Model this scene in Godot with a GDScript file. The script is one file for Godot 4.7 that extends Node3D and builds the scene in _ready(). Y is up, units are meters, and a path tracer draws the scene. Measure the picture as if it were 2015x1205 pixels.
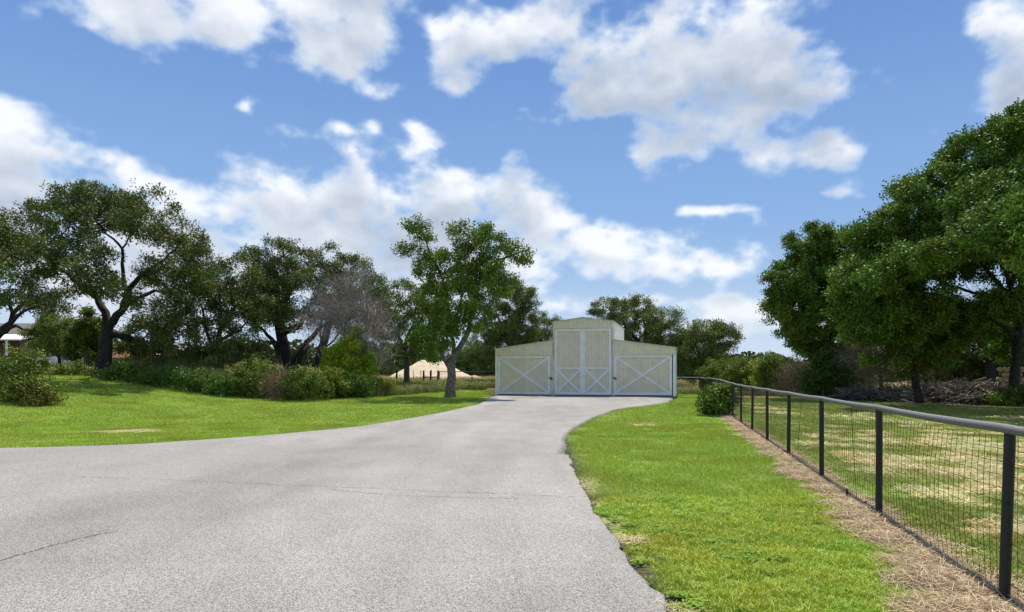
extends Node3D
# Pasture drive with a cream barn, live oaks and a pipe fence, noon sun from behind right.

const EYE := 1.65
var rng := RandomNumberGenerator.new()
var fbm := FastNoiseLite.new()
var M := {}
var SPRAY := {}
var taken := {}
var TREES = [
	{n="live_oak_tree",l="dark spreading live oak with thick forked trunk on the grassy rise",k=0,p=[-22.9,1.37,-38],r=0.42,cl=0.75,dn=0.98,c="tree",g="",t=[1,1,1],
	st=[[-0.03,-0.06,0,0.09,0.93,0,0.23,1.84,0,0.31,2.92,0],[0.31,2.92,0,0.11,3.67,-0.2,-0.56,4.48,-0.5,-1.64,5.29,-0.8,-2.86,6.08,-1.2,-4,6.56,-1.5],[0.31,2.92,0,1.28,3.74,0.3,1.84,5.04,0.5,2.78,5.64,1,4.04,6.22,1.5,4.9,6.88,1.6],[1.28,3.74,0.3,1.79,4.42,0,2.5,4.97,-0.8,3.22,4.94,-1.5,3.82,4.23,-1.8],[1.64,4.57,0.4,1.05,5.64,-0.2,0.88,6.53,-0.4,0.88,7.35,-0.5,0.27,7.92,-0.6,-0.1,8.27,-0.5,-0.61,8.94,-0.3],[0.88,7.35,-0.5,1.56,8.05,0,2.57,8.46,0.6,3.09,9.06,1],[-0.56,4.48,-0.5,-0.23,5.47,1,-0.14,6,2],[0.31,2.64,0,0.79,2.39,-0.6,1.25,2.09,-1.6,2.08,1.57,-2]],
	lo=[[-1.02,9.51,-0.5,2.07,1.38,1.87],[2.73,8.96,0.6,1.62,1.45,1.72],[-3.47,8.49,-0.6,1.79,1.58,1.82],[-4.62,6.63,-1,1.6,1.4,1.61],[4.61,7.05,1,1.6,1.44,1.72],[0.13,6.14,2,1.67,1.13,1.62],[3.43,5.25,-0.5,1.78,1.15,1.59],[4.78,6.48,-1,1.02,1.31,1.25],[-3.5,4.61,-1.2,1.4,0.82,1.19],[1.45,4.87,2.4,1.06,0.9,1.15],[2.88,3.33,-1.6,1.63,1.06,1.42],[3.22,3.9,1.5,0.98,0.6,0.9],[-1,8.26,1.5,1.36,1.36,1.56],[0.3,9.88,-1.2,1.46,0.99,1.31],[4.82,5.27,-0.6,0.98,1.15,1.15]]},
	{n="live_oak_tree",l="gnarled live oak with bare crooked limbs beside the leafy roadside bush",k=0,p=[-26.29,1.04,-33],r=0.4,cl=0.75,dn=0.85,c="tree",g="",t=[1,1,1],
	st=[[0,-0.31,0,0.25,0.92,0,0.74,1.91,0],[0.74,1.91,0,1.48,2.53,0,1.92,3.09,0,1.87,3.54,-0.3,2.28,4.19,-0.6,2.39,4.72,-0.8],[0.74,1.91,0,-0.02,3.43,-0.5,-0.39,4.97,-0.8,0.35,6.18,-0.5],[1.48,2.53,0,2.58,2.86,0.5,3.47,2.65,0.8],[1.92,3.09,0,3.02,3.53,0.6,3.88,3.85,0.8,4.23,3.46,0.6],[1.87,3.54,-0.3,1.57,4.4,-0.2,2.14,5.13,-0.1]],
	lo=[[1.23,7.08,0,1.35,1.11,1.35],[2.05,6.43,-0.5,1.12,1.37,1.35],[1.62,4.9,-0.3,1.24,0.8,1.11],[-0.25,7.57,0,1.72,1.48,1.76],[-0.33,5.29,0.5,1.46,1.46,1.63],[1.67,5.37,1.5,1.41,1.18,1.49],[1.97,4.13,0,1.48,0.44,1.06]]},
	{n="live_oak_tree",l="bushy olive live oak with many thin stems between two larger oaks",k=0,p=[-18.41,1.02,-42],r=0.2,cl=0.75,dn=0.85,c="tree",g="",t=[1,1,1],
	st=[[0,-0.67,0,0.16,1.68,0,0.38,3.24,0],[0.16,1.68,0,-0.47,3.24,0,-0.69,4.5,0,-1.1,5.6,0],[0.38,3.24,0,1.1,4.18,0,1.57,5.75,0],[0.38,3.24,0,0.47,4.81,0,0.31,6.38,0],[0.31,2.62,0,1.57,3.24,0,2.35,4.18,0],[0.16,1.68,0,-0.94,1.99,0,-1.88,2.62,0]],
	lo=[[0.31,6.22,0,1.63,1.5,1.72],[1.58,6.62,-0.6,1.34,1.34,1.45],[-0.35,4.75,0.6,1.39,1.3,1.5],[1.44,4.31,0.3,1.62,1.12,1.52],[2.32,4.86,-0.5,0.95,1.27,1.21],[0.44,2.88,1,1.53,0.92,1.38],[2.43,2.74,0.6,1.11,0.8,1.07]]},
	{n="live_oak_tree",l="low dark oak thicket leaning beside the thick forked trunk",k=0,p=[-21.87,1.4,-40],r=0.14,cl=0.65,dn=0.75,c="tree",g="",t=[1,1,1],
	st=[[0,-0.39,0,-0.15,0.8,0,-0.39,1.55,0],[-0.39,1.55,0,0.3,2.44,0,1.04,3.04,0],[0,0.05,0,0.75,0.8,0,1.64,1.55,0],[0,-0.09,0,1.94,0.65,0,3.73,1.25,0],[-0.39,1.55,0,-0.75,2.74,0,-0.6,3.49,0]],
	lo=[[0.75,2.59,0,1.43,1.07,1.38],[2.44,1.83,0.4,1.48,1,1.38],[3.87,1.09,0.3,1.33,0.83,1.2],[-0.52,1.56,-0.4,0.9,0.72,0.89],[1.64,0.8,0,1.64,0.66,1.26],[5.21,1.26,-0.4,1.21,0.84,1.12]]},
	{n="live_oak_tree",l="multi-trunk live oak with low arching limb behind the weedy shrubs",k=0,p=[-14.85,0.55,-46],r=0.42,cl=0.75,dn=1,c="tree",g="",t=[1,1,1],
	st=[[0,0.7,0,-0.1,1.39,0,-0.45,2.59,0,-0.79,3.79,0,-1.03,5.17,0,-1.2,6.71,0],[-0.17,1.49,0,-0.69,2.42,0,-1.2,3.14,0,-1.89,3.21,0,-2.47,2.87,0,-2.75,2.25,0],[0.1,1.22,0,0.51,2.25,0,1.03,3.21,0,1.72,4.03,0,2.57,4.72,0],[-1.03,5.17,0,-1.89,6.37,0,-2.23,7.74,0],[-1.03,5,0,-0.17,6.71,0,-0.34,8.26,0],[-0.79,3.79,0,0.51,4.31,0,1.2,5.68,0],[-1.2,3.14,0,-2.23,4.31,0,-2.92,4.82,0]],
	lo=[[-2.38,8.22,-0.4,1.39,1.45,1.55],[-0.45,8.94,0,1.65,1.17,1.55],[0.71,7,0.4,1.36,1.43,1.55],[-1.19,6.09,1,1.68,1.41,1.74],[-0.15,4.94,0.6,1.52,1.02,1.42],[-2.98,6.09,-0.6,1.25,1.25,1.36],[-1.31,7.86,-0.8,1.57,1.4,1.6]]},
	{n="live_oak_tree",l="rounded live oak crown standing behind the leafless grey tree",k=0,p=[-13.16,0.43,-48],r=0.34,cl=0.75,dn=1,c="tree",g="",t=[1,1,1],
	st=[[-0.54,0.81,0,-0.36,2.42,0,0.18,4.57,0],[0.18,4.57,0,0,6.36,0,0,8.15,0],[0.18,4.57,0,1.43,6.36,0,1.79,7.8,0],[1.43,6.36,0,2.69,6.36,0,3.22,6.01,0]],
	lo=[[0.18,9.05,0,1.5,1.15,1.46],[1.7,8.21,-0.4,1.52,1.3,1.54],[0.85,7.02,0.5,1.7,1.21,1.62],[2.87,6.9,0,1.36,1.43,1.54],[3.68,5.32,-0.4,1.08,1.3,1.3],[1.6,5.36,-0.8,1.64,1.24,1.56],[-0.16,5.7,-0.6,1.31,1.23,1.38]]},
	{n="leafless_tree",l="leafless grey tree of dense fine twigs behind the weedy shrubs",k=3,p=[-11.31,0.28,-41],r=0.15,cl=0.8,dn=1.3,c="tree",g="",t=[1,1,1],
	st=[[0,0.4,0,0,1.47,0,0,2.08,0],[0,2.08,0,-0.18,3.31,0,-0.24,4.23,0,0.21,5.45,0],[0,2.08,0,0.12,3.31,0,0.37,4.53,0,0.98,5.76,0,1.59,6.67,0],[0,2.02,0,-0.55,2.7,0,-0.8,3.31,0],[0.21,3,0,1.29,4.23,0,2.05,5.45,0,2.81,5.76,0],[0.06,2.39,0,1.59,3.31,0,2.51,4.23,0,3.27,4.23,0]],
	lo=[[1.29,5.69,0,1.53,1.1,1.45],[2.44,4.8,-0.3,1.39,1.23,1.43],[0.78,4.35,0.4,1.36,1.09,1.36],[3.18,3.86,0,0.92,0.92,1.01],[1.83,6.71,-0.3,1.11,0.74,1.01],[2.03,3.58,0.6,1.51,0.9,1.35],[-0.55,4.23,0,0.76,0.92,0.93],[2.77,2.7,-0.2,1.11,0.68,0.98]]},
	{n="juniper_shrub",l="yellow-green upright juniper in front of the leafless grey tree",k=2,p=[-9.42,0.25,-40],r=0.06,cl=0.36,dn=1.1,c="shrub",g="",t=[1,1,1],
	st=[[0,0.46,0,0.06,1.35,0,0.18,2.4,0],[-0.06,0.61,0,-0.72,1.35,0,-0.96,2.4,0],[0.06,1.35,0,0.6,1.95,0,0.72,2.7,0]],
	lo=[[0.18,2.7,0,0.72,0.9,0.89],[-0.84,2.24,0.2,0.5,0.77,0.71],[0.67,1.92,-0.2,0.54,0.66,0.66],[-0.06,1.44,0,0.9,0.54,0.79],[-1.19,1.56,0,0.36,0.48,0.46],[0.33,3.53,0,0.27,0.48,0.41]]},
	{n="elm_tree",l="leafy green tree right of the leafless grey tree by the sand pile",k=5,p=[-8.36,0.46,-54],r=0.25,cl=0.75,dn=0.85,c="tree",g="",t=[1,1,1],
	st=[[0,0.33,0,0,1.95,0,-0.2,3.36,0],[-0.2,3.36,0,-1.21,4.97,0,-1.61,6.18,0],[-0.2,3.36,0,0.6,5.37,0,0.81,6.98,0],[0,2.55,0,1.61,4.56,0,2.01,6.18,0]],
	lo=[[-0.4,6.78,0,2.01,1.61,1.99],[-1.83,5,-0.5,1.38,1.63,1.64],[1.26,5.42,0.4,1.8,1.84,2.02],[-0.03,3.52,0.8,1.83,1.11,1.64],[2.17,6.62,-0.4,1.62,1.62,1.77],[1.56,3.37,-0.4,1.46,1.06,1.37],[-1.61,6.98,0,0.97,1.05,1.11]]},
	{n="elm_tree",l="lone young shade tree with pale forked trunk on the lawn beside the barn",k=1,p=[-3.55,0.22,-39.5],r=0.31,cl=0.62,dn=0.62,c="tree",g="",t=[1,1,1],
	st=[[0,-0.07,0,-0.03,0.5,0,0,0.97,0,0.03,1.73,0,0.06,2.06,0],[0.06,2.06,0,0.21,2.41,0,0.52,2.9,0.3,0.89,3.39,0.5,1.09,3.97,0.5,1.28,5.04,0.3,1.55,6.27,-0.2,1.99,7.47,-0.3,2.74,8.05,-0.2,3.63,8.31,0,4.51,8.6,0],[0.21,2.41,0,0.09,3.28,-0.3,-0.07,4.04,-0.5,-0.17,4.67,-0.6,-0.3,5.85,-0.4,-0.5,6.98,0,-1.07,8.27,0.2,-1.64,9.42,0.3,-1.93,10.16,0.3],[0.03,1.82,0,-0.18,2.06,0,-0.4,2.33,-0.2,-0.51,2.72,-0.4,-0.94,3.39,-0.8,-1.36,3.95,-1],[-0.07,4.04,-0.5,0.59,5.28,0.8,0.89,6.69,1,0.97,8.46,0.8,1.16,9.65,0.6],[-0.3,5.85,-0.4,-1.21,6.22,-1,-1.99,7.15,-1.2,-2.6,8.67,-1.2],[1.27,5.06,0,2.17,5.3,0.6,2.91,6.12,1]],
	lo=[[-1.95,9.88,0.2,0.59,0.53,0.62],[-2.45,8.69,-0.8,0.48,0.42,0.49],[-1.03,8.54,0,1.24,1.06,1.26],[-0.53,7.01,0.8,1.5,1.16,1.49],[0.85,9.11,0.4,0.93,0.93,1.04],[1.52,9.64,0.4,0.7,0.53,0.68],[2.2,8.87,-0.2,1.01,0.77,0.97],[3.42,8.56,-0.1,0.77,0.47,0.68],[4.27,8.25,0,0.47,0.53,0.55],[2.9,6.92,0.4,1.17,0.99,1.2],[1.24,7.78,-0.4,1.37,1.07,1.33],[0.46,5.56,0.9,1.5,1.21,1.52],[-1.24,5.74,-0.8,1.02,1.02,1.1],[-0.38,3.99,0.6,1.28,0.93,1.23],[1.58,4.74,0.3,1.11,0.94,1.13],[-1.55,3.79,-0.8,1.02,0.84,1.01],[-1.01,2.73,-0.6,0.78,0.54,0.71],[2.12,6.34,-0.8,1.2,1.02,1.2],[0.44,7.15,-1.2,1.4,1.21,1.39]]},
	{n="live_oak_tree",l="tall dense live oak just behind the lone shade tree and the barn",k=0,p=[-0.35,0.52,-62],r=0.4,cl=0.75,dn=1.25,c="tree",g="",t=[1.05,1.1,1],
	st=[[0,-0.31,0,0,1.77,0,0.23,3.62,0],[0.23,3.62,0,-0.69,5.48,0,-1.16,6.86,0],[0.23,3.62,0,0.93,5.94,0,1.16,7.79,0],[0,2.7,0,-1.85,3.62,0,-2.31,4.55,0]],
	lo=[[0.37,7.88,0,1.94,1.67,1.98],[1.58,6.05,-0.3,1.21,1.77,1.63],[-1.14,5.67,0.5,1.84,1.93,2.09],[-2.07,3.38,0.4,1.65,1.56,1.78],[0.23,4.34,-0.5,2.1,2.1,2.29],[1.85,7.79,0,0.83,1.2,1.12],[1.39,3.16,0,1.39,1.39,1.53]]},
	{n="live_oak_tree",l="small rounded oak showing above the barn's left shed roof",k=0,p=[3.48,0.49,-68],r=0.25,cl=0.75,dn=1.2,c="tree",g="",t=[1.15,1.15,1],
	st=[[0,-0.42,0,0,2.88,0,0,4.91,0],[0,3.39,0,-0.81,4.91,0,-1.07,5.67,0]],
	lo=[[0,5.93,0,1.52,1.22,1.51],[-0.71,4.3,0,1.42,1.42,1.56],[0.74,4.53,-0.4,1.33,1.33,1.45],[-0.05,2.88,0,1.83,1.52,1.84]]},
	{n="cedar_tree",l="dark low cedar hedge mass behind the sand pile and pipe rail",k=0,p=[-4.76,0.52,-88],r=0.15,cl=0.75,dn=1.4,c="tree",g="",t=[0.7,0.95,0.75],
	st=[[0,-0.69,0,0,1.41,0,-0.2,3.38,0],[0,0.75,0,-1.64,2.39,0,-1.97,3.38,0],[0,0.75,0,1.31,2.39,0,1.64,3.38,0]],
	lo=[[-0.2,3.71,0,2.23,1.71,2.17],[-2,2.6,-0.4,1.72,1.45,1.73],[1.77,2.59,-0.2,1.71,1.58,1.81],[0.02,1.41,0.4,2.94,1.05,2.2]]},
	{n="cedar_tree",l="dark cedar clump behind the left slope of the sand pile",k=0,p=[-15.56,0.67,-86],r=0.15,cl=0.75,dn=1.4,c="tree",g="",t=[0.8,1,0.8],
	st=[[0,-0.67,0,0,1.58,0,0,2.86,0],[0,0.61,0,-1.93,1.9,0,-2.57,2.86,0],[0,0.61,0,2.57,1.9,0,3.21,2.86,0]],
	lo=[[0,2.8,0,1.93,1.54,1.91],[-2.31,2.22,-0.3,1.67,1.42,1.69],[3.02,2.41,0,2.31,1.41,2.05],[0.39,1.25,0.4,3.51,0.89,2.44],[5.41,3.19,-0.4,1.93,1.68,1.98]]},
	{n="live_oak_tree",l="broad olive live oak rising behind the barn's centre section",k=0,p=[11.91,0.05,-62],r=0.4,cl=0.75,dn=1.25,c="tree",g="",t=[1.3,1.35,1.25],
	st=[[0,-0.07,0,0,2.25,0,0.23,3.63,0],[0.23,3.63,0,-1.16,5.49,0,-2.31,6.87,0],[0.23,3.63,0,0.23,5.95,0,-0.23,7.34,0],[0.23,3.63,0,1.85,5.49,0,2.31,6.41,0]],
	lo=[[-3.1,7.43,0,1.76,0.83,1.43],[-0.62,7.7,-0.4,1.77,0.84,1.43],[1.62,6.69,0,1.94,1.02,1.63],[-0.8,5.91,0.6,2.38,1.28,2.04],[2.01,5.01,0.3,1.93,1.57,1.93],[-2.41,5.74,-0.3,1.86,1.39,1.78],[-3.86,5.99,-0.6,1.12,1.21,1.27],[0.31,4.11,-0.4,2.56,1.3,2.11],[3.1,3.65,-0.4,1.4,1.68,1.68],[1.73,2.25,-0.5,1.87,1.12,1.63]]},
	{n="live_oak_tree",l="broad olive live oak behind the barn's right corner and pipe fence",k=0,p=[17.04,0.03,-60],r=0.32,cl=0.75,dn=1.25,c="tree",g="",t=[1.25,1.3,1.2],
	st=[[0,0,0,-0.09,1.57,0,-0.36,3.14,0],[-0.36,3.14,0,-1.03,4.48,0,-0.81,5.6,0],[-0.36,3.14,0,0.54,4.48,0,1.43,5.15,0],[-0.09,2.02,0,1.43,2.91,0,2.1,3.58,0],[-0.09,2.02,0,-1.7,3.14,0,-1.93,4.03,0]],
	lo=[[-0.45,5.37,0,1.79,1.07,1.58],[1.44,4.85,-0.3,1.62,1.26,1.58],[-1.09,3.57,0.4,1.87,1.25,1.72],[1.79,3.36,0,1.25,0.9,1.18],[-1.96,3.96,-0.4,0.99,1.44,1.33],[0.65,2.7,-0.4,1.8,0.99,1.53],[-1.48,1.79,0,1.34,0.81,1.18],[0.52,4.06,-0.7,1.72,1.27,1.63]]},
	{n="live_oak_tree",l="green live oak whose crown overhangs the scrub near the brush pile",k=1,p=[20.3,0.03,-43],r=0.3,cl=0.62,dn=0.85,c="tree",g="",t=[0.84,0.9,0.9],
	st=[[0.16,-0.2,0,0,1.09,0,-0.26,2.21,0],[-0.26,2.21,0,-1.28,3.01,0,-2.25,3.59,0,-2.89,3.33,0],[-0.26,2.21,0,-0.96,4.3,0,-1.6,5.9,0,-2.09,7.18,0],[-0.26,2.21,0,0,4.62,0,-0.32,6.86,0,-0.96,8.79,0],[-0.96,4.3,0,-2.25,4.94,0,-3.05,5.26,0],[-0.16,1.89,0,0.64,3.65,0,1.12,5.26,0]],
	lo=[[-1.54,9.69,0,1.48,1.22,1.48],[-2.95,7.21,0.3,1.27,1.47,1.52],[0.14,9.49,-0.3,1.29,1.49,1.52],[-1.57,7.08,0.8,1.64,1.45,1.73],[-3.37,5.52,0,0.96,1.03,1.09],[-0.89,4.91,0.4,1.46,1.14,1.45],[-2.57,4.23,0,0.96,0.71,0.92],[0.89,7.25,-0.5,1.46,1.62,1.68],[1.16,4.65,-0.4,1.17,1.17,1.27],[-1.58,5.65,-0.8,1.31,1.31,1.41],[-0.89,8.61,-0.9,1.47,1.31,1.5],[1.69,9.25,-0.8,1.18,1.63,1.52],[1.71,5.92,-0.2,1.16,1.29,1.34],[0.14,3.35,-0.3,1.16,0.9,1.13],[-1.11,3.03,-0.4,1.1,0.84,1.06],[0.74,2.37,-0.2,1.29,0.97,1.24],[2.24,3.68,-0.6,1.3,1.17,1.34],[-2.14,4.58,0.5,0.95,0.82,0.99]]},
	{n="live_oak_tree",l="huge live oak with long black horizontal limbs beyond the log stack",k=1,p=[24.71,0.01,-33.5],r=0.25,cl=0.66,dn=1,c="tree",g="",t=[0.78,0.86,0.95],
	st=[[0,-0.03,0,0.02,1.32,0,0.15,2.72,0,0.3,3.97,0],[0.15,3.47,0,-1.11,4.19,0.3,-2.29,4.47,0.5,-3.91,4.25,0.8,-5.23,3.42,0.8,-5.99,2.82,0.6,-6.62,2.7,0.4],[0.3,3.97,0,-0.06,5.5,-0.3,-1.07,6.76,-0.3,-2.28,7.97,0,-3.03,9.17,0.2,-3.78,10.17,0.2],[0.3,3.97,0,0.1,5.9,0.5,-0.64,7.78,1,-1,9.72,1,-0.98,11.72,0.8,-0.71,13.01,0.6],[0.3,3.97,0,1.35,5.72,0,2.1,7.97,0,1.85,10.47,0],[-0.06,5.5,-0.3,-0.96,5.58,-1,-2.18,6.16,-1.5,-4.01,6.95,-1.5,-5.74,7.68,-1.2],[-2.28,7.97,0,-4.03,8.1,0.6,-5.68,8.77,0.9,-6.65,9.01,0.9],[-2.29,4.47,0.5,-3.99,5.2,1.3,-5.43,5.39,1.7,-6.67,5.5,1.8],[-1.28,6.72,0,-0.96,9.45,-1,-1.27,11.59,-1.3,-1.53,12.89,-1.3],[0.3,3.97,0,-1.62,5.71,2,-4.45,6.8,5,-7.35,6.83,8,-9.59,6.77,10],[-1.62,5.71,2,-3.93,6.83,6,-6.61,6.77,10],[-4.45,6.8,5,-6.81,6.62,6,-8.64,6.64,7]],
	lo=[[-0.32,12.96,0.4,1.48,1.04,1.4],[-2.01,12.55,-0.4,1.42,1.16,1.4],[-3.65,10.84,0,1.4,1.25,1.46],[-5.73,9.37,0.4,1.38,1.28,1.49],[-6.61,8.28,-0.3,1.16,1.26,1.32],[-5.74,6.96,0.8,1.46,1.12,1.46],[-7.12,6.26,-0.3,1.01,1.16,1.18],[-3.81,8.54,1.4,1.58,1.25,1.62],[-1.68,9.93,1.6,1.67,1.43,1.79],[-1.9,11.42,1,1.26,1.07,1.32],[-5.01,5.31,1.4,1.1,0.62,0.99],[-6.84,5.13,0.8,1.12,0.88,1.13],[1.6,11.97,0,2,1.75,2.06],[1.87,8.84,0.6,1.96,1.96,2.2],[-7.19,4.76,-0.4,0.91,0.91,0.99],[-0.29,6.68,1.8,1.42,0.95,1.38],[-0.82,7.16,-1.2,1.04,0.67,0.91],[2.17,5.01,-0.4,1.52,1.26,1.51],[0.5,14.04,-0.2,1.01,0.65,0.91],[0.24,8.53,-1.6,1.31,1.05,1.24],[-2.25,7.26,-1.8,1.32,0.79,1.1],[-6.16,7.19,-1.4,1.3,1.3,1.38],[-4.07,8.49,-1.4,1.56,1.3,1.51],[-8.05,5.19,0.3,0.99,0.99,1.1],[-5.56,6.05,-0.6,1.27,0.92,1.18],[-1.33,10.63,-1.6,1.57,1.57,1.65],[-1.25,5.06,1.5,1.19,0.72,1.1],[-5.68,4,-0.4,1.01,0.61,0.88],[-3.15,5.05,-0.8,1.02,0.61,0.88],[-4.88,8.72,5,1.28,0.96,1.44],[-6.97,7.21,8,0.95,0.69,1.18],[-6.5,6.83,6,0.94,0.7,1.1],[-6.38,6.72,8.5,1.04,0.75,1.32],[-5.74,7.17,9,1.1,0.91,1.51],[-7.66,3.93,0.5,0.99,0.89,1.04],[-6.29,2.85,-0.2,1.11,0.86,1.07],[-5.37,4.14,1,1.12,0.82,1.1],[-3.15,2.74,-0.8,0.92,0.77,0.91],[-2,4.27,-0.6,1.02,0.81,0.99],[-1.61,4.38,1,1.12,0.87,1.13],[0.58,3.01,-1,0.93,0.93,0.99],[-8.4,5.84,1,0.97,1.12,1.18],[-7.46,4.58,1.5,0.96,0.96,1.1],[-4.97,5.09,-1.2,1.04,0.93,1.04],[-7.42,6.63,3.5,1.03,0.72,1.07],[-8.5,6.03,3,0.91,0.82,1.04],[-7.22,6.59,5,0.94,0.64,1.02]]},
	{n="live_oak_tree",l="nearer live oak whose outer leaves hang over the paddock's right side",k=1,p=[21.61,-0.05,-23.5],r=0.3,cl=0.7,dn=0.8,c="tree",g="",t=[1,1,1],
	st=[[0,-0.02,0,-0.09,1.56,0,-0.26,3.31,0,-0.44,5.07,0],[-0.26,3.31,0,-1.58,4.72,0,-2.63,5.77,0,-3.33,6.3,0],[-0.44,5.07,0,-1.05,6.82,0,-1.93,8.22,0],[-0.44,5.07,0,0.35,7,0,0.53,8.58,0],[-0.26,3.31,0,1.05,4.72,0,1.93,5.77,0]],
	lo=[[-2.81,7,0,1.23,1.05,1.25],[-2.52,5,0.5,1.2,1.03,1.25],[-0.97,8.36,-0.5,1.61,1.25,1.54],[0.35,7.52,0,1.93,1.58,1.93],[-2.84,5.84,-0.4,0.82,0.64,0.79],[-2.04,5.18,1.5,1.64,1.31,1.74],[1.4,5.42,0,1.75,1.4,1.74],[-0.35,8.75,0,1.58,1.05,1.45],[-3.35,5.45,-0.2,0.53,0.39,0.5],[1.08,7.07,-2,1.9,1.52,1.74]]},
	{n="live_oak_tree",l="slender dark leaning tree rising out of the brush pile",k=0,p=[20.93,0.02,-35],r=0.2,cl=0.6,dn=0.95,c="tree",g="",t=[1,1,1],
	st=[[0.08,-0.11,0,-0.16,1.06,0,-0.29,1.79,0,-0.37,2.76,0,-0.63,3.8,0,-1.02,4.59,0],[-0.29,1.79,0,0.29,2.76,0,1.07,3.54,0],[-0.37,2.76,0,-1.54,3.54,0,-2.59,4.07,0]],
	lo=[[-1.28,4.46,0,1.2,0.78,1.09],[-2.56,3.82,-0.3,0.84,0.68,0.83],[1.26,3.56,-0.3,0.79,0.63,0.78],[-0.73,3.39,0.4,0.77,0.67,0.8],[-0.12,2.11,-0.2,0.68,0.63,0.72]]},
	{n="leafless_tree",l="drooping mass of bare grey twigs hanging beside the dark shrub",k=3,p=[20.63,0.03,-38],r=0.1,cl=0.75,dn=1.7,c="tree",g="",t=[0.8,0.72,0.62],
	st=[[0,-0.13,0,0,1.15,0,-0.09,2.14,0],[-0.09,2.14,0,-0.43,2.85,0,-1.28,3.13,0],[-0.09,2.14,0,0.28,3.13,0,0.99,3.7,0],[0,1.71,0,1.13,2.28,0,1.84,2.56,0],[-0.09,2.14,0,-0.28,3.42,0,-0.99,4.27,0]],
	lo=[[-0.43,2.85,0,1.28,1.02,1.26],[1.31,2.72,-0.3,1.14,0.97,1.15],[-1.33,2.85,0,0.74,0.79,0.84],[0.54,3.85,-0.2,1.14,0.74,1.03],[0.14,1.86,0,1.28,0.57,1.01],[2.59,2.86,-0.3,0.74,0.86,0.87],[4.44,4.01,-0.5,0.75,1.03,0.97],[3.1,4.28,-0.2,1.14,0.74,1.03],[5.81,5.44,-0.4,0.86,0.75,0.87]]},
	{n="live_oak_tree",l="shaded oak with slanting trunk in the grove beyond the brush pile",k=0,p=[30.67,0.03,-47],r=0.2,cl=0.7,dn=1.15,c="tree",g="",t=[1,1,0.9],
	st=[[-0.07,0.34,0,0.07,2.1,0,0.28,3.15,0,0.63,4.55,0],[0.28,3.15,0,-0.77,4.55,0,-1.47,4.9,0],[0.07,2.45,0,1.68,3.5,0,2.39,4.2,0]],
	lo=[[-1.12,3.15,0,1.54,1.4,1.62],[1.07,4.93,-0.4,1.63,1.41,1.66],[2.21,3.15,0,1.4,1.4,1.54],[-1.22,1.39,-0.4,1.56,0.71,1.23],[0.96,1.57,-0.5,1.56,0.78,1.27],[-1.87,4.58,-0.5,1.28,1.06,1.27]]},
	{n="live_oak_tree",l="shaded oak with thick black trunk in the grove beyond the log stack",k=0,p=[30.88,0.03,-44],r=0.3,cl=0.7,dn=1.1,c="tree",g="",t=[1,1,1],
	st=[[0,0.26,0,0.07,1.73,0,-0.1,3.37,0,0.07,5.02,0],[-0.1,3.37,0,1.38,4.36,0,2.36,5.02,0],[-0.1,3.05,0,-1.08,4.03,0,-1.58,4.69,0]],
	lo=[[0.39,4.69,0,1.31,1.18,1.37],[2.34,3.39,-0.4,1.19,1.19,1.3],[-0.92,4.69,0,0.99,0.99,1.08],[2.45,2.07,-1,1.34,0.87,1.19],[3.79,4.42,-1,1.68,1.68,1.81],[1.08,2.73,-0.5,1,1,1.08],[1.58,5.72,-0.5,1.33,1,1.26]]},
	{n="leafy_shrub",l="large green leafy bush at the lawn's edge below the house",k=4,p=[-19.49,0.51,-27],r=0.035,cl=0.5,dn=0.8,c="shrub",g="",t=[0.95,1,0.9],
	st=[[0,-0.05,0,-0.2,0.48,0,-0.4,1.09,0],[0,-0.05,0,0.2,0.58,0,0.4,1.3,0],[0,-0.05,0,-0.4,0.18,0,-0.81,0.49,0],[0,-0.05,0,0.35,0.33,0,0.71,0.79,0],[0,-0.05,0,0,0.15,0,0,0.43,0],[0,-0.05,0,-0.81,0.38,0,-1.61,0.89,0]],
	lo=[[-0.4,1.09,0,0.73,0.81,0.84],[0.19,1.3,-0.3,0.61,0.69,0.71],[-0.58,0.5,0.3,0.8,0.6,0.78],[0.57,0.79,-0.2,0.53,0.65,0.64],[0.36,0.44,0.5,0.71,0.44,0.64],[-1.85,0.89,-0.3,0.94,0.9,1]]},
	{n="leafy_shrub",l="low brownish-green bush beside the large leafy bush on the lawn",k=4,p=[-18.31,0.39,-26.4],r=0.035,cl=0.4,dn=1.4,c="shrub",g="",t=[1.1,0.8,0.8],
	st=[[0,0.09,0,-0.16,0.25,0,-0.32,0.48,0],[0,0.09,0,0.12,0.23,0,0.24,0.45,0],[0,0.09,0,-0.06,0.12,0,-0.12,0.23,0]],
	lo=[[-0.32,0.48,0,0.51,0.35,0.48],[0.17,0.44,-0.1,0.36,0.28,0.35],[0.02,0.24,0.2,0.66,0.16,0.46]]},
	{n="leafy_shrub",l="dark broad-leaved weeds around the forked oak trunk",k=4,p=[-21.18,1.21,-36.6],r=0.035,cl=0.44,dn=0.9,c="shrub",g="weedy shrubs along the lawn edge",t=[0.75,1.05,0.8],
	st=[[0,-0.04,0,-0.23,0.08,0,-0.46,0.31,0],[0,-0.04,0,0.18,0.16,0,0.36,0.48,0],[0,-0.04,0,0.04,-0.02,0,0.08,0.12,0]],
	lo=[[-0.46,0.31,0,0.55,0.38,0.51],[0.36,0.48,0,0.66,0.44,0.6],[0.08,0.12,0,0.93,0.22,0.63]]},
	{n="leafy_shrub",l="dark green weedy shrub right of the forked oak trunk",k=4,p=[-19.35,1.01,-36.4],r=0.035,cl=0.44,dn=0.9,c="shrub",g="weedy shrubs along the lawn edge",t=[0.85,1,0.9],
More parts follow.
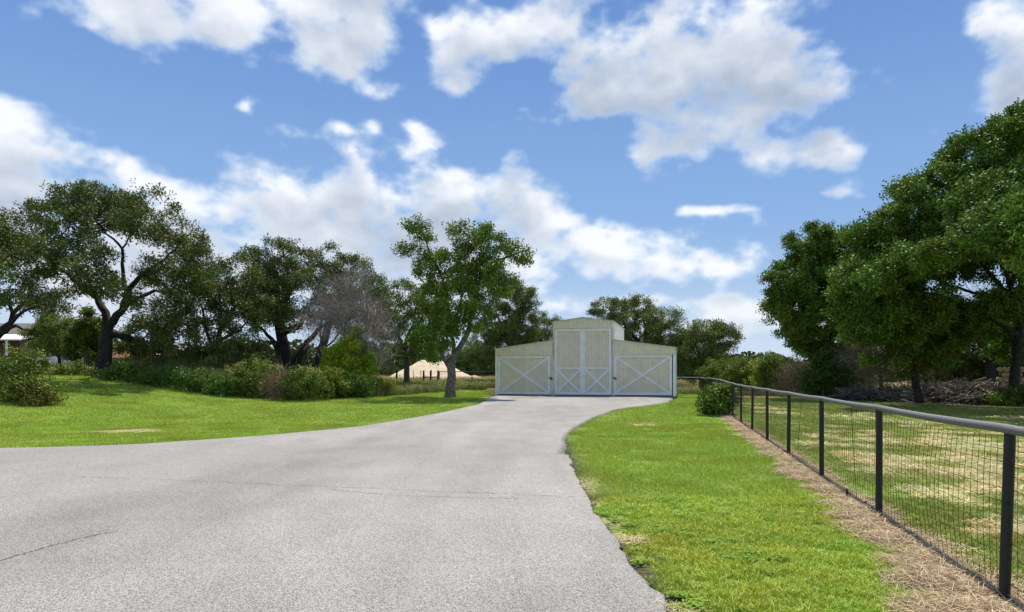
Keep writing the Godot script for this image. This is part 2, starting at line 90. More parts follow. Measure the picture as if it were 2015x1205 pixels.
	st=[[0,-0.06,0,-0.14,0.12,0,-0.27,0.4,0],[0,-0.06,0,0.27,0.06,0,0.54,0.29,0],[0,-0.06,0,0.07,-0.02,0,0.14,0.13,0]],
	lo=[[-0.27,0.4,0,0.81,0.43,0.69],[0.54,0.29,0,0.65,0.38,0.57],[0.14,0.13,0,0.92,0.22,0.63]]},
	{n="leafy_shrub",l="dense dark green shrub where the lawn dips under the oaks",k=4,p=[-17.66,0.77,-36],r=0.035,cl=0.44,dn=0.9,c="shrub",g="weedy shrubs along the lawn edge",t=[0.65,0.95,0.85],
	st=[[0,-0.08,0,-0.13,0.14,0,-0.27,0.48,0],[0,-0.08,0,0.3,0.09,0,0.59,0.37,0],[0,-0.08,0,0.07,-0.04,0,0.13,0.1,0]],
	lo=[[-0.27,0.48,0,0.75,0.54,0.71],[0.59,0.37,0,0.64,0.54,0.65],[0.13,0.1,0,1.07,0.27,0.74]]},
	{n="leafy_shrub",l="dark shrub with straggly stems in the lawn's hollow",k=4,p=[-15.61,0.5,-35.6],r=0.035,cl=0.44,dn=0.9,c="shrub",g="weedy shrubs along the lawn edge",t=[0.7,0.95,0.85],
	st=[[0,-0.09,0,-0.2,0.18,0,-0.4,0.57,0],[0,-0.09,0,0.2,0.12,0,0.4,0.44,0],[0,-0.09,0,0,-0.04,0,0,0.12,0]],
	lo=[[-0.4,0.57,0,0.69,0.58,0.7],[0.4,0.44,0,0.64,0.53,0.64],[0,0.12,0,1.01,0.24,0.69]]},
	{n="leafy_shrub",l="mid-green rounded shrub left of the rust-brown dead bush",k=4,p=[-13.9,0.34,-36],r=0.035,cl=0.44,dn=0.9,c="shrub",g="weedy shrubs along the lawn edge",t=[1,1.05,0.85],
	st=[[0,0.16,0,-0.2,0.48,0,-0.4,0.91,0],[0,0.16,0,0.2,0.56,0,0.4,1.07,0],[0,0.16,0,0,0.25,0,0,0.45,0],[0,0.16,0,-0.38,0.29,0,-0.75,0.53,0]],
	lo=[[-0.4,0.91,0,0.81,0.7,0.83],[0.33,1.07,-0.2,0.76,0.76,0.83],[0,0.45,0,1.18,0.32,0.83],[-0.75,0.53,0,0.48,0.38,0.47]]},
	{n="leafy_shrub",l="green bush with pale weeds right of the rust-brown dead bush",k=4,p=[-10.54,0.19,-34.5],r=0.035,cl=0.44,dn=0.9,c="shrub",g="weedy shrubs along the lawn edge",t=[1.05,1.1,0.9],
	st=[[0,0.1,0,-0.17,0.49,0,-0.33,0.97,0],[0,0.1,0,0.15,0.38,0,0.31,0.77,0],[0,0.1,0,-0.03,0.18,0,-0.05,0.36,0]],
	lo=[[-0.33,0.97,0,0.62,0.62,0.68],[0.31,0.77,0,0.67,0.57,0.68],[-0.05,0.36,0,0.98,0.26,0.68]]},
	{n="leafy_shrub",l="light green weed clump below the leafless grey tree",k=4,p=[-10.01,0.22,-36.5],r=0.035,cl=0.44,dn=0.9,c="shrub",g="weedy shrubs along the lawn edge",t=[1.35,1.3,0.9],
	st=[[0,0.37,0,-0.14,0.62,0,-0.27,0.97,0],[0,0.37,0,0.2,0.59,0,0.41,0.92,0],[0,0.37,0,0,0.43,0,0,0.59,0]],
	lo=[[-0.27,0.97,0,0.65,0.54,0.66],[0.33,0.91,-0.3,0.55,0.49,0.57],[0,0.59,0,0.82,0.25,0.58]]},
	{n="leafy_shrub",l="dark glossy bush at the end of the shrub row",k=4,p=[-8.89,0.22,-37.5],r=0.035,cl=0.44,dn=0.9,c="shrub",g="weedy shrubs along the lawn edge",t=[0.85,1.05,0.85],
	st=[[0,0.2,0,-0.25,0.44,0,-0.5,0.79,0],[0,0.2,0,0.21,0.44,0,0.42,0.79,0],[0,0.2,0,0,0.27,0,0,0.45,0]],
	lo=[[-0.5,0.79,0,0.67,0.5,0.65],[0.42,0.79,0,0.73,0.5,0.68],[0,0.45,0,1.12,0.25,0.75]]},
	{n="leafy_shrub",l="olive weed clump beside the dark glossy bush",k=4,p=[-7.93,0.23,-40],r=0.035,cl=0.44,dn=0.9,c="shrub",g="weedy shrubs along the lawn edge",t=[1.3,1.2,0.8],
	st=[[0,0.2,0,-0.1,0.38,0,-0.21,0.68,0],[0,0.2,0,0.19,0.38,0,0.39,0.68,0],[0,0.2,0,0.04,0.28,0,0.09,0.47,0]],
	lo=[[-0.21,0.68,0,0.6,0.36,0.53],[0.39,0.68,0,0.54,0.36,0.49],[0.09,0.47,0,0.78,0.21,0.54]]},
	{n="leafy_shrub",l="tall leafy shrub below the lone oak thicket",k=4,p=[-14.55,0.47,-40],r=0.035,cl=0.44,dn=0.9,c="shrub",g="weedy shrubs along the lawn edge",t=[1,1.05,0.85],
	st=[[0,0.8,0,-0.22,1.01,0,-0.45,1.34,0],[0,0.8,0,0.22,0.98,0,0.45,1.28,0],[0,0.8,0,0,0.86,0,0,1.04,0]],
	lo=[[-0.45,1.34,0,0.72,0.54,0.69],[0.45,1.28,0,0.6,0.48,0.59],[0,1.04,0,0.9,0.3,0.66]]},
	{n="leafy_shrub",l="grey-green shrub behind the lawn hollow beneath the oak limbs",k=4,p=[-18.58,1.02,-40],r=0.035,cl=0.44,dn=0.9,c="shrub",g="weedy shrubs along the lawn edge",t=[0.95,0.95,0.8],
	st=[[0,0.46,0,-0.22,0.65,0,-0.45,0.97,0],[0,0.46,0,0.3,0.61,0,0.6,0.88,0],[0,0.46,0,0.04,0.5,0,0.09,0.67,0]],
	lo=[[-0.45,0.97,0,0.9,0.54,0.79],[0.6,0.88,0,0.78,0.54,0.72],[0.09,0.67,0,1.19,0.3,0.82]]},
	{n="leafy_shrub",l="leafy bush between the fence and the forked oak",k=4,p=[-24.96,1.46,-39],r=0.035,cl=0.44,dn=0.9,c="shrub",g="weedy shrubs along the lawn edge",t=[0.95,1.1,0.75],
	st=[[0,-0.18,0,-0.15,-0.01,0,-0.29,0.28,0],[0,-0.18,0,0.22,-0.08,0,0.44,0.14,0]],
	lo=[[-0.29,0.28,0,0.64,0.47,0.61],[0.44,0.14,0,0.52,0.35,0.48]]},
	{n="dead_shrub",l="rust-brown dead bush in the row of weedy shrubs",k=3,p=[-12.02,0.23,-35.2],r=0.035,cl=0.35,dn=1.2,c="shrub",g="",t=[0.75,0.6,0.48],
	st=[[0,0.24,0,-0.03,0.49,0,-0.05,0.85,0],[0,0.24,0,0.08,0.36,0,0.16,0.59,0]],
	lo=[[-0.05,0.85,0,0.42,0.53,0.52],[0.16,0.59,0,0.47,0.32,0.43]]},
	{n="leafy_shrub",l="rounded green bush growing against the pipe fence",k=4,p=[8.03,-0.01,-26.2],r=0.035,cl=0.28,dn=1,c="shrub",g="",t=[0.9,1.1,0.9],
	st=[[0,-0.07,0,-0.03,0.25,0,-0.06,0.64,0],[0,-0.07,0,-0.13,0.12,0,-0.25,0.38,0],[0,-0.07,0,0.1,0.2,0,0.2,0.54,0],[0,-0.07,0,0.02,0.05,0,0.04,0.25,0],[0,-0.07,0,-0.22,0.2,0,-0.43,0.54,0],[0,-0.07,0,-0.25,0.06,0,-0.51,0.27,0]],
	lo=[[-0.06,0.64,0,0.47,0.43,0.49],[-0.28,0.39,0.1,0.43,0.27,0.39],[0.23,0.54,-0.1,0.31,0.47,0.43],[0.04,0.25,0,0.39,0.23,0.34],[-0.43,0.54,0,0.23,0.16,0.22],[-0.51,0.27,0,0.2,0.1,0.16]]},
	{n="leafy_shrub",l="very dark dense evergreen shrub left of the brush pile",k=0,p=[19.57,0.03,-42],r=0.035,cl=0.5,dn=1.9,c="shrub",g="",t=[0.6,0.85,0.6],
	st=[[0,0.1,0,-0.03,0.93,0,-0.06,1.88,0],[0,0.1,0,-0.42,0.53,0,-0.85,1.1,0],[0,0.1,0,0.36,0.5,0,0.72,1.04,0],[0,0.1,0,0,0.3,0,0,0.63,0],[0,0.1,0,0.13,1.32,0,0.25,2.67,0]],
	lo=[[-0.06,1.88,0,1.13,1.07,1.21],[-0.85,1.1,0,0.88,0.75,0.9],[0.72,1.04,0,0.88,0.75,0.9],[0,0.63,0,1.5,0.38,1.03],[0.25,2.67,0,0.63,0.63,0.69]]},
	{n="leafy_shrub",l="dark leafy shrub at the right end of the brush pile",k=4,p=[24.36,0.01,-33.4],r=0.035,cl=0.36,dn=1.6,c="shrub",g="",t=[0.75,1,0.8],
	st=[[0,-0.13,0,-0.09,0.05,0,-0.17,0.32,0],[0,-0.13,0,0.29,0.12,0,0.57,0.47,0],[0,-0.13,0,0.06,-0.06,0,0.12,0.1,0]],
	lo=[[-0.17,0.32,0,0.55,0.35,0.49],[0.72,0.47,-0.2,0.7,0.5,0.66],[0.12,0.1,0,0.9,0.2,0.6]]},
	{n="scrub_bush",l="grey-brown scrub bush behind the pipe fence corner",k=4,p=[17.24,0.03,-56],r=0.035,cl=0.55,dn=1.5,c="shrub",g="scrub beyond the pipe fence",t=[1.1,1.15,0.9],
	st=[[0,0.02,0,-0.31,0.71,0,-0.63,1.57,0],[0,0.02,0,0.42,0.82,0,0.84,1.78,0],[0,0.02,0,0,0.29,0,0,0.73,0]],
	lo=[[-0.63,1.57,0,1.09,1,1.15],[0.96,1.78,-0.4,1.09,1.09,1.2],[0,0.73,0,1.67,0.59,1.24]]},
	{n="scrub_bush",l="olive pointed scrub bush behind the pipe fence corner",k=4,p=[17.42,0.03,-58],r=0.035,cl=0.55,dn=1.5,c="shrub",g="scrub beyond the pipe fence",t=[1.5,1.4,0.7],
	st=[[0,0.31,0,0.04,1.29,0,0.09,2.43,0],[0,0.31,0,0,0.85,0,0,1.57,0]],
	lo=[[0.09,2.43,0,0.61,0.78,0.76],[0,1.57,0,0.87,0.69,0.86]]},
	{n="scrub_bush",l="tangled grey-green scrub past the fence corner",k=4,p=[18.64,0.03,-54],r=0.035,cl=0.55,dn=1.5,c="shrub",g="scrub beyond the pipe fence",t=[1,1.05,0.8],
	st=[[0,-0,0,-0.3,0.7,0,-0.6,1.57,0],[0,-0,0,0.4,0.6,0,0.81,1.37,0],[0,-0,0,0,0.24,0,0,0.64,0],[0,-0,0,0.1,0.96,0,0.2,2.09,0]],
	lo=[[-0.6,1.57,0,1.13,0.97,1.15],[0.91,1.37,-0.3,1.05,0.89,1.06],[0,0.64,0,1.77,0.56,1.29],[0.38,2.1,-0.5,1.22,0.65,1.02]]},
	{n="scrub_bush",l="bright yellow-green sapling in the tangled scrub",k=6,p=[18.52,0.03,-51],r=0.035,cl=0.55,dn=1.5,c="shrub",g="scrub beyond the pipe fence",t=[1.5,1.35,0.6],
	st=[[0,0.77,0,0.02,1.23,0,0.04,1.84,0],[0,0.77,0,-0.08,0.96,0,-0.15,1.3,0]],
	lo=[[0.04,1.84,0,0.53,0.49,0.57],[-0.15,1.3,0,0.38,0.38,0.42]]},
	{n="scrub_bush",l="green scrub bush left of the overhanging oak",k=4,p=[19.68,0.03,-50],r=0.035,cl=0.55,dn=1.5,c="shrub",g="scrub beyond the pipe fence",t=[0.95,1.1,0.8],
	st=[[0,-0.11,0,-0.28,0.71,0,-0.56,1.68,0],[0,-0.11,0,0.37,0.65,0,0.75,1.57,0],[0,-0.11,0,0,0.19,0,0,0.64,0],[0,-0.11,0,-0.28,1.03,0,-0.56,2.32,0]],
	lo=[[-0.56,1.68,0,1.04,0.9,1.07],[0.87,1.57,-0.3,0.98,0.98,1.07],[0,0.64,0,1.64,0.6,1.23],[-0.41,2.32,-0.4,0.9,0.6,0.82]]},
	{n="dead_shrub",l="dead brown scrub leaning beside the overhanging oak",k=3,p=[19.73,0.03,-47],r=0.035,cl=0.55,dn=1.5,c="shrub",g="scrub beyond the pipe fence",t=[0.7,0.62,0.5],
	st=[[0,-0.15,0,-0.09,0.55,0,-0.18,1.39,0],[0,-0.15,0,0.26,0.29,0,0.53,0.87,0],[0,-0.15,0,-0.18,0.06,0,-0.35,0.41,0]],
	lo=[[-0.18,1.39,0,0.84,0.91,0.96],[0.53,0.87,0,0.77,0.7,0.81],[-0.35,0.41,0,1.26,0.42,0.93]]},
	{n="scrub_bush",l="dark green scrub between the evergreen shrub and the brush pile",k=4,p=[22.74,0.03,-44],r=0.035,cl=0.55,dn=1.5,c="shrub",g="scrub beyond the pipe fence",t=[0.75,0.95,0.7],
	st=[[0,-0.2,0,-0.16,0.29,0,-0.33,0.91,0],[0,-0.2,0,0.33,0.24,0,0.66,0.81,0],[0,-0.2,0,0.08,0.01,0,0.16,0.35,0]],
	lo=[[-0.33,0.91,0,0.99,0.66,0.9],[0.66,0.81,0,0.92,0.59,0.83],[0.16,0.35,0,1.31,0.33,0.9]]},
	{n="small_tree",l="pale green feathery small tree in front of the white-roofed house",k=6,p=[-33.3,1.56,-50],r=0.14,cl=0.6,dn=1,c="tree",g="",t=[0.8,0.85,0.7],
	st=[[0.11,-0.33,0,0.04,1.16,0,-0.11,2.1,0],[0.04,1.16,0,-0.75,2.47,0,-1.12,3.22,0],[-0.11,2.1,0,0.37,3.22,0,0.56,3.96,0]],
	lo=[[-0.37,3.59,0,1.34,0.97,1.27],[-1.51,2.67,-0.3,0.98,0.98,1.07],[0.88,2.83,0.2,1.11,1.11,1.23],[0.08,2.08,0.4,1.48,0.81,1.27]]},
	{n="small_tree",l="dim leafy small tree between the forked oak and the house",k=5,p=[-28.58,1.5,-46],r=0.12,cl=0.55,dn=0.9,c="tree",g="",t=[0.85,0.8,0.7],
	st=[[-0.1,-0.24,0,-0.1,1.3,0,0,2.67,0],[-0.1,0.96,0,-0.86,1.99,0,-1.03,2.67,0]],
	lo=[[0,3.36,0,0.89,1.24,1.17],[-0.88,2,-0.3,0.9,0.9,0.98],[0.51,1.64,0,0.76,0.89,0.91]]},
]

var CLOUDS = [[-30.1,24.5,3.5,1.8],[-26.5,24.9,4.1,1.9],[-21.9,25.7,4.1,2.1],[-16.9,25.7,3.9,2.3],[-13.3,24.4,3.6,2.2],[-10.5,22.3,2.3,1.0],[-15.3,27.6,6.0,1.6],[-11.7,26.3,2.3,1.7],[-35.5,16.2,3.1,2.4],[-38.0,13.4,4.0,3.5],[-32.6,14.6,3.3,2.0],[-30.1,14.1,2.2,1.4],[-36.9,10.3,3.8,2.6],[-40.8,13.8,3.7,3.7],[-24.4,12.8,4.6,2.0],[-20.0,14.7,3.8,2.1],[-16.9,12.7,5.9,2.7],[-12.9,12.9,6.1,3.2],[-13.3,17.2,2.0,2.3],[-14.5,19.3,1.4,0.8],[-17.6,18.6,1.4,0.7],[-11.5,19.5,0.7,0.7],[-7.3,18.2,1.8,1.8],[-8.0,19.7,1.6,0.7],[-4.6,15.2,3.8,1.8],[-0.3,17.6,1.2,0.9],[-0.3,14.4,3.4,2.6],[3.1,12.8,2.6,1.6],[-6.7,11.9,8.4,3.3],[-16.9,9.5,10.2,2.8],[6.1,10.9,4.2,1.6],[9.0,10.6,4.2,1.8],[12.3,8.9,6.1,1.7],[17.5,8.3,3.1,1.1],[-0.3,9.1,6.4,2.5],[-27.8,9.6,6.7,2.9],[-4.6,26.3,2.5,2.4],[-5.4,23.3,2.5,1.3],[-2.0,26.7,3.4,1.9],[2.2,27.1,4.3,1.9],[6.1,25.6,4.7,2.4],[7.8,22.3,4.6,2.2],[12.3,24.2,6.1,3.1],[17.1,24.4,5.5,3.4],[21.7,23.1,4.1,2.7],[23.9,20.7,2.1,1.7],[20.2,20.9,4.9,2.1],[13.9,20.5,4.8,2.2],[11.1,18.2,2.5,1.4],[15.9,18.3,3.6,1.5],[21.7,26.4,3.0,1.1],[14.3,27.3,3.6,1.3],[23.1,16.6,4.0,1.5],[20.2,16.5,2.3,1.2],[25.3,16.3,2.0,1.3],[16.3,13.0,2.8,0.5],[14.3,13.1,1.2,0.5],[18.9,12.9,1.4,0.5],[22.2,13.3,1.3,0.7],[25.1,13.5,1.4,0.5],[-21.5,20.1,0.7,0.6],[1.0,21.3,0.7,0.3],[-35.3,23.4,1.1,0.7],[36.2,20.6,1.9,2.7],[35.4,22.9,1.7,1.4],[36.9,18.0,2.2,1.2],[39.2,20.2,3.1,3.5],[5.2,5.7,6.4,1.1],[-31.1,6.7,9.4,2.7],[-23.7,6.8,7.2,2.3],[-10.9,7.3,8.2,2.3],[-39.6,6.4,5.1,2.6],[-16.9,5.9,8.6,2.0],[-4.6,6.2,6.4,1.7],[-26.1,4.0,8.6,1.5],[17.5,5.5,4.3,1.1],[20.2,4.6,4.1,1.4],[14.3,3.9,6.0,1.1],[23.9,5.3,4.3,1.6],[9.8,6.0,3.3,0.4],[20.0,9.2,1.3,0.8],[-27.8,27.7,6.7,1.8],[-12.9,30.7,6.1,1.9],[8.2,30.7,8.4,2.2],[23.9,28.5,4.3,1.8]]


# ------------------------------------------------------------------ terrain
func ss(a: float, b: float, x: float) -> float:
	var t := clampf((x - a) / (b - a), 0.0, 1.0)
	return t * t * (3.0 - 2.0 * t)

# height of the land; d is metres ahead of the photographer (minus z)
func land(x: float, d: float) -> float:
	var v := 0.27 * ss(22, 40, d) * (1.0 - 0.7 * ss(7, 13, x))
	v += 0.3 * ss(40, 60, d) * (1.0 - ss(2, 10, x))
	v += 0.5 * ss(12, 22, -x) * ss(15, 28, d)
	v += 0.8 * exp(-0.5 * (pow((x + 25.0) / 6.0, 2) + pow((d - 42.0) / 8.0, 2)))
	v += 1.0 * ss(42, 58, d) * ss(20, 32, -x)
	if d > 20.0:
		v += 0.05 * fbm.get_noise_2d(x * 6.0, d * 6.0) * ss(20, 30, d) * (1.0 - ss(-4, -2, x) * (1.0 - ss(8, 12, x)))
	return v

func on_land(x: float, d: float, up := 0.0) -> Vector3:
	return Vector3(x, land(x, d) + up, -d)

func slope_basis(x: float, d: float) -> Basis:
	var e := 0.4
	var nx := land(x - e, d) - land(x + e, d)
	var nz := land(x, d + e) - land(x, d - e)
	var n := Vector3(nx, 2.0 * e, nz).normalized()
	var right := Vector3(1, 0, 0)
	var fwd := right.cross(n).normalized()
	right = n.cross(fwd).normalized()
	return Basis(right, n, fwd)

func fence_x(d: float) -> float:
	return 3.58 + 0.2275 * (d - 4.95)

const LEFT_EDGE := [[-60.0, 12.6], [-20.0, 13.6], [-13.0, 14.35], [-11.08, 14.74], [-10.12, 14.94], [-9.19, 15.25], [-8.34, 15.8], [-7.54, 16.63], [-6.65, 17.55], [-5.75, 18.9], [-4.74, 20.67], [-3.74, 24.14], [-3.09, 26.33], [-2.35, 29.31], [-1.62, 32.18], [-1.45, 34.91], [-1.46, 37.39], [-1.05, 41.02], [-1.0, 43.5]]
const RIGHT_EDGE := [[1.3, -14.0], [1.15, 0.0], [1.06, 4.72], [1.05, 5.15], [1.04, 5.46], [1.03, 5.93], [0.99, 6.41], [0.97, 7.2], [0.98, 8.35], [1.0, 9.41], [1.03, 10.79], [1.08, 12.64], [1.19, 14.74], [1.45, 17.69], [1.84, 20.1], [2.87, 24.38], [4.34, 28.73], [5.52, 30.52], [6.78, 32.18], [7.83, 33.78], [8.98, 37.77], [9.5, 40.3]]

func edge_at(e: Array, d: float) -> float:
	if d <= e[0][1]: return e[0][0]
	for i in e.size() - 1:
		if d <= e[i + 1][1]:
			return lerpf(e[i][0], e[i + 1][0], (d - e[i][1]) / (e[i + 1][1] - e[i][1]))
	return e[e.size() - 1][0]

func drive_left(d: float) -> float:
	return edge_at(LEFT_EDGE, d) + 0.05 * fbm.get_noise_1d(d * 60.0)

func drive_right(d: float) -> float:
	return edge_at(RIGHT_EDGE, d) + 0.07 * fbm.get_noise_1d(d * 55.0 + 900.0) + 0.04 * fbm.get_noise_1d(d * 260.0)

func on_drive(x: float, d: float) -> bool:
	if d > 41.6: return false
	return x > drive_left(d) and x < drive_right(d)

# ------------------------------------------------------------------ naming
func numbered(called: String) -> String:
	var n: int = taken.get(called, 0)
	taken[called] = n + 1
	return called if n == 0 else "%s_%03d" % [called, n]

func tag(o: Node3D, label: String, category: String, group := "", kind := "") -> Node3D:
	if label: o.set_meta("label", label)
	if category: o.set_meta("category", category)
	if group: o.set_meta("group", group)
	if kind: o.set_meta("kind", kind)
	return o

func thing(called: String, label: String, category: String, at: Vector3, turn := 0.0, group := "") -> Node3D:
	var o := Node3D.new()
	o.name = numbered(called)
	add_child(o)
	o.position = at
	o.rotation.y = turn
	tag(o, label, category, group)
	return o

func put(mesh: Mesh, called: String, m: Material, parent: Node, at := Transform3D()) -> MeshInstance3D:
	var o := MeshInstance3D.new()
	o.mesh = mesh
	o.material_override = m
	o.name = numbered(called) if parent == self else called
	parent.add_child(o, true)
	o.transform = at
	return o

func scatter(mesh: Mesh, called: String, m: Material, parent: Node, xs: Array, cs: Array) -> MultiMeshInstance3D:
	var mm := MultiMesh.new()
	mm.transform_format = MultiMesh.TRANSFORM_3D
	mm.use_colors = true
	mm.mesh = mesh
	mm.instance_count = xs.size()
	for i in xs.size():
		mm.set_instance_transform(i, xs[i])
		mm.set_instance_color(i, cs[i])
	var o := MultiMeshInstance3D.new()
	o.multimesh = mm
	o.material_override = m
	o.name = numbered(called) if parent == self else called
	parent.add_child(o, true)
	return o

# ------------------------------------------------------------------ mesh building
class Shape:
	var v := PackedVector3Array()
	var n := PackedVector3Array()
	var c := PackedColorArray()
	var uv := PackedVector2Array()
	var ix := PackedInt32Array()
	func tri(a: Vector3, b: Vector3, d: Vector3, col := Color.WHITE) -> void:
		var nn := (d - a).cross(b - a).normalized()
		var k := v.size()
		v.append_array([a, b, d]); n.append_array([nn, nn, nn]); c.append_array([col, col, col])
		ix.append_array([k, k + 1, k + 2])
	func quad(a: Vector3, b: Vector3, d: Vector3, e: Vector3, col := Color.WHITE) -> void:
		var nn := (d - a).cross(b - a).normalized()
		var k := v.size()
		v.append_array([a, b, d, e]); n.append_array([nn, nn, nn, nn]); c.append_array([col, col, col, col])
		ix.append_array([k, k + 1, k + 2, k, k + 2, k + 3])
	func box(p: Vector3, s: Vector3) -> void:
		var h := s * 0.5
		var q := []
		for z in [-1, 1]:
			for y in [-1, 1]:
				for x in [-1, 1]:
					q.append(p + Vector3(x * h.x, y * h.y, z * h.z))
		quad(q[4], q[6], q[7], q[5]); quad(q[1], q[3], q[2], q[0]); quad(q[0], q[2], q[6], q[4])
		quad(q[5], q[7], q[3], q[1]); quad(q[6], q[2], q[3], q[7]); quad(q[0], q[4], q[5], q[1])
	# bar of rectangular section from a to b; up is roughly the direction of the height
	func bar(a: Vector3, b: Vector3, w: float, t: float, up := Vector3.UP) -> void:
		var f := (b - a).normalized()
		var r := f.cross(up).normalized() * w * 0.5
		var u := r.normalized().cross(f).normalized() * t * 0.5
		var q := [a - r - u, a + r - u, a + r + u, a - r + u, b - r - u, b + r - u, b + r + u, b - r + u]
		quad(q[0], q[3], q[2], q[1]); quad(q[4], q[5], q[6], q[7]); quad(q[0], q[1], q[5], q[4])
		quad(q[1], q[2], q[6], q[5]); quad(q[2], q[3], q[7], q[6]); quad(q[3], q[0], q[4], q[7])
	func ring(p: Vector3, f: Vector3, r: float, sides: int, rough := 0.0, seed_ := 0.0, col := Color.WHITE) -> int:
		var k := v.size()
		var a := f.cross(Vector3(0.31, 0.2, 0.93)).normalized()
		var b := f.cross(a).normalized()
		for i in sides:
			var t := TAU * i / sides
			var d := a * cos(t) + b * sin(t)
			v.append(p + d * r * (1.0 + rough * sin(t * 3.0 + seed_)))
			n.append(d)
			c.append(col)
		return k
	func skin(k0: int, k1: int, sides: int) -> void:
		for i in sides:
			var j := (i + 1) % sides
			ix.append_array([k0 + i, k1 + i, k1 + j, k0 + i, k1 + j, k0 + j])
	func tube(pts: Array, r0: float, r1: float, sides: int, caps := true, col := Color.WHITE) -> void:
		var last := -1
		for i in pts.size():
			var f: Vector3 = (pts[mini(i + 1, pts.size() - 1)] - pts[maxi(i - 1, 0)]).normalized()
			var k := ring(pts[i], f, lerpf(r0, r1, float(i) / (pts.size() - 1)), sides, 0.0, 0.0, col)
			if last >= 0: skin(last, k, sides)
			last = k
		if caps:
			cap(pts[0], (pts[0] - pts[1]).normalized(), r0, sides, col)
			cap(pts[pts.size() - 1], (pts[pts.size() - 1] - pts[pts.size() - 2]).normalized(), r1, sides, col)
	func cap(p: Vector3, f: Vector3, r: float, sides: int, col := Color.WHITE) -> void:
		var k := ring(p, f, r, sides, 0.0, 0.0, col)
		for i in sides: n[k + i] = f
		v.append(p); n.append(f); c.append(col)
		for i in sides:
			ix.append_array([k + (i + 1) % sides, k + i, k + sides])
	func mesh() -> ArrayMesh:
		var a := []
		a.resize(Mesh.ARRAY_MAX)
		a[Mesh.ARRAY_VERTEX] = v
		a[Mesh.ARRAY_NORMAL] = n
		a[Mesh.ARRAY_COLOR] = c
		if uv.size() == v.size(): a[Mesh.ARRAY_TEX_UV] = uv
		a[Mesh.ARRAY_INDEX] = ix
		var m := ArrayMesh.new()
		m.add_surface_from_arrays(Mesh.PRIMITIVE_TRIANGLES, a)
		return m

# ------------------------------------------------------------------ materials
func grey_noise(size: int, freq: float, octaves: int, lo: float, hi: float, seed_: int, cellular := false) -> ImageTexture:
	var f := FastNoiseLite.new()
	f.seed = seed_
	f.frequency = freq
	f.noise_type = FastNoiseLite.TYPE_CELLULAR if cellular else FastNoiseLite.TYPE_SIMPLEX_SMOOTH
	if cellular:
		f.cellular_return_type = FastNoiseLite.RETURN_CELL_VALUE
		f.fractal_type = FastNoiseLite.FRACTAL_NONE
	else:
		f.fractal_octaves = octaves
	var im := f.get_seamless_image(size, size, false, false, 0.12)
	im.convert(Image.FORMAT_L8)
	var data := im.get_data()
	for i in data.size():
		data[i] = int(255.0 * clampf(lerpf(lo, hi, data[i] / 255.0), 0.0, 1.0))
	var t := Image.create_from_data(size, size, false, Image.FORMAT_L8, data)
	t.generate_mipmaps()
	return ImageTexture.create_from_image(t)

func lin(r: float, g: float, b: float) -> Color:
	return Color(r, g, b).linear_to_srgb()

func paint(r: float, g: float, b: float, rough := 0.8, tex: Texture2D = null, scale := 1.0, relief: Texture2D = null, depth := 0.0) -> StandardMaterial3D:
	var m := StandardMaterial3D.new()
	m.albedo_color = lin(r, g, b)
	m.roughness = rough
	m.metallic_specular = 0.4
	if tex:
		m.albedo_texture = tex
	if tex or relief:
		m.uv1_triplanar = true
		m.uv1_world_triplanar = true
		m.uv1_scale = Vector3.ONE * scale
	if relief:
		m.heightmap_enabled = true
		m.heightmap_texture = relief
		m.heightmap_scale = depth
	return m

func leafy(rough := 0.55, through := 0.5) -> StandardMaterial3D:
	var m := StandardMaterial3D.new()
	m.vertex_color_use_as_albedo = true
	m.albedo_color = Color.WHITE
	m.roughness = rough
	m.metallic_specular = 0.22
	m.cull_mode = BaseMaterial3D.CULL_DISABLED
	if through > 0.0:
		m.backlight_enabled = true
		m.backlight = Color(through, through, through * 0.5)
	return m

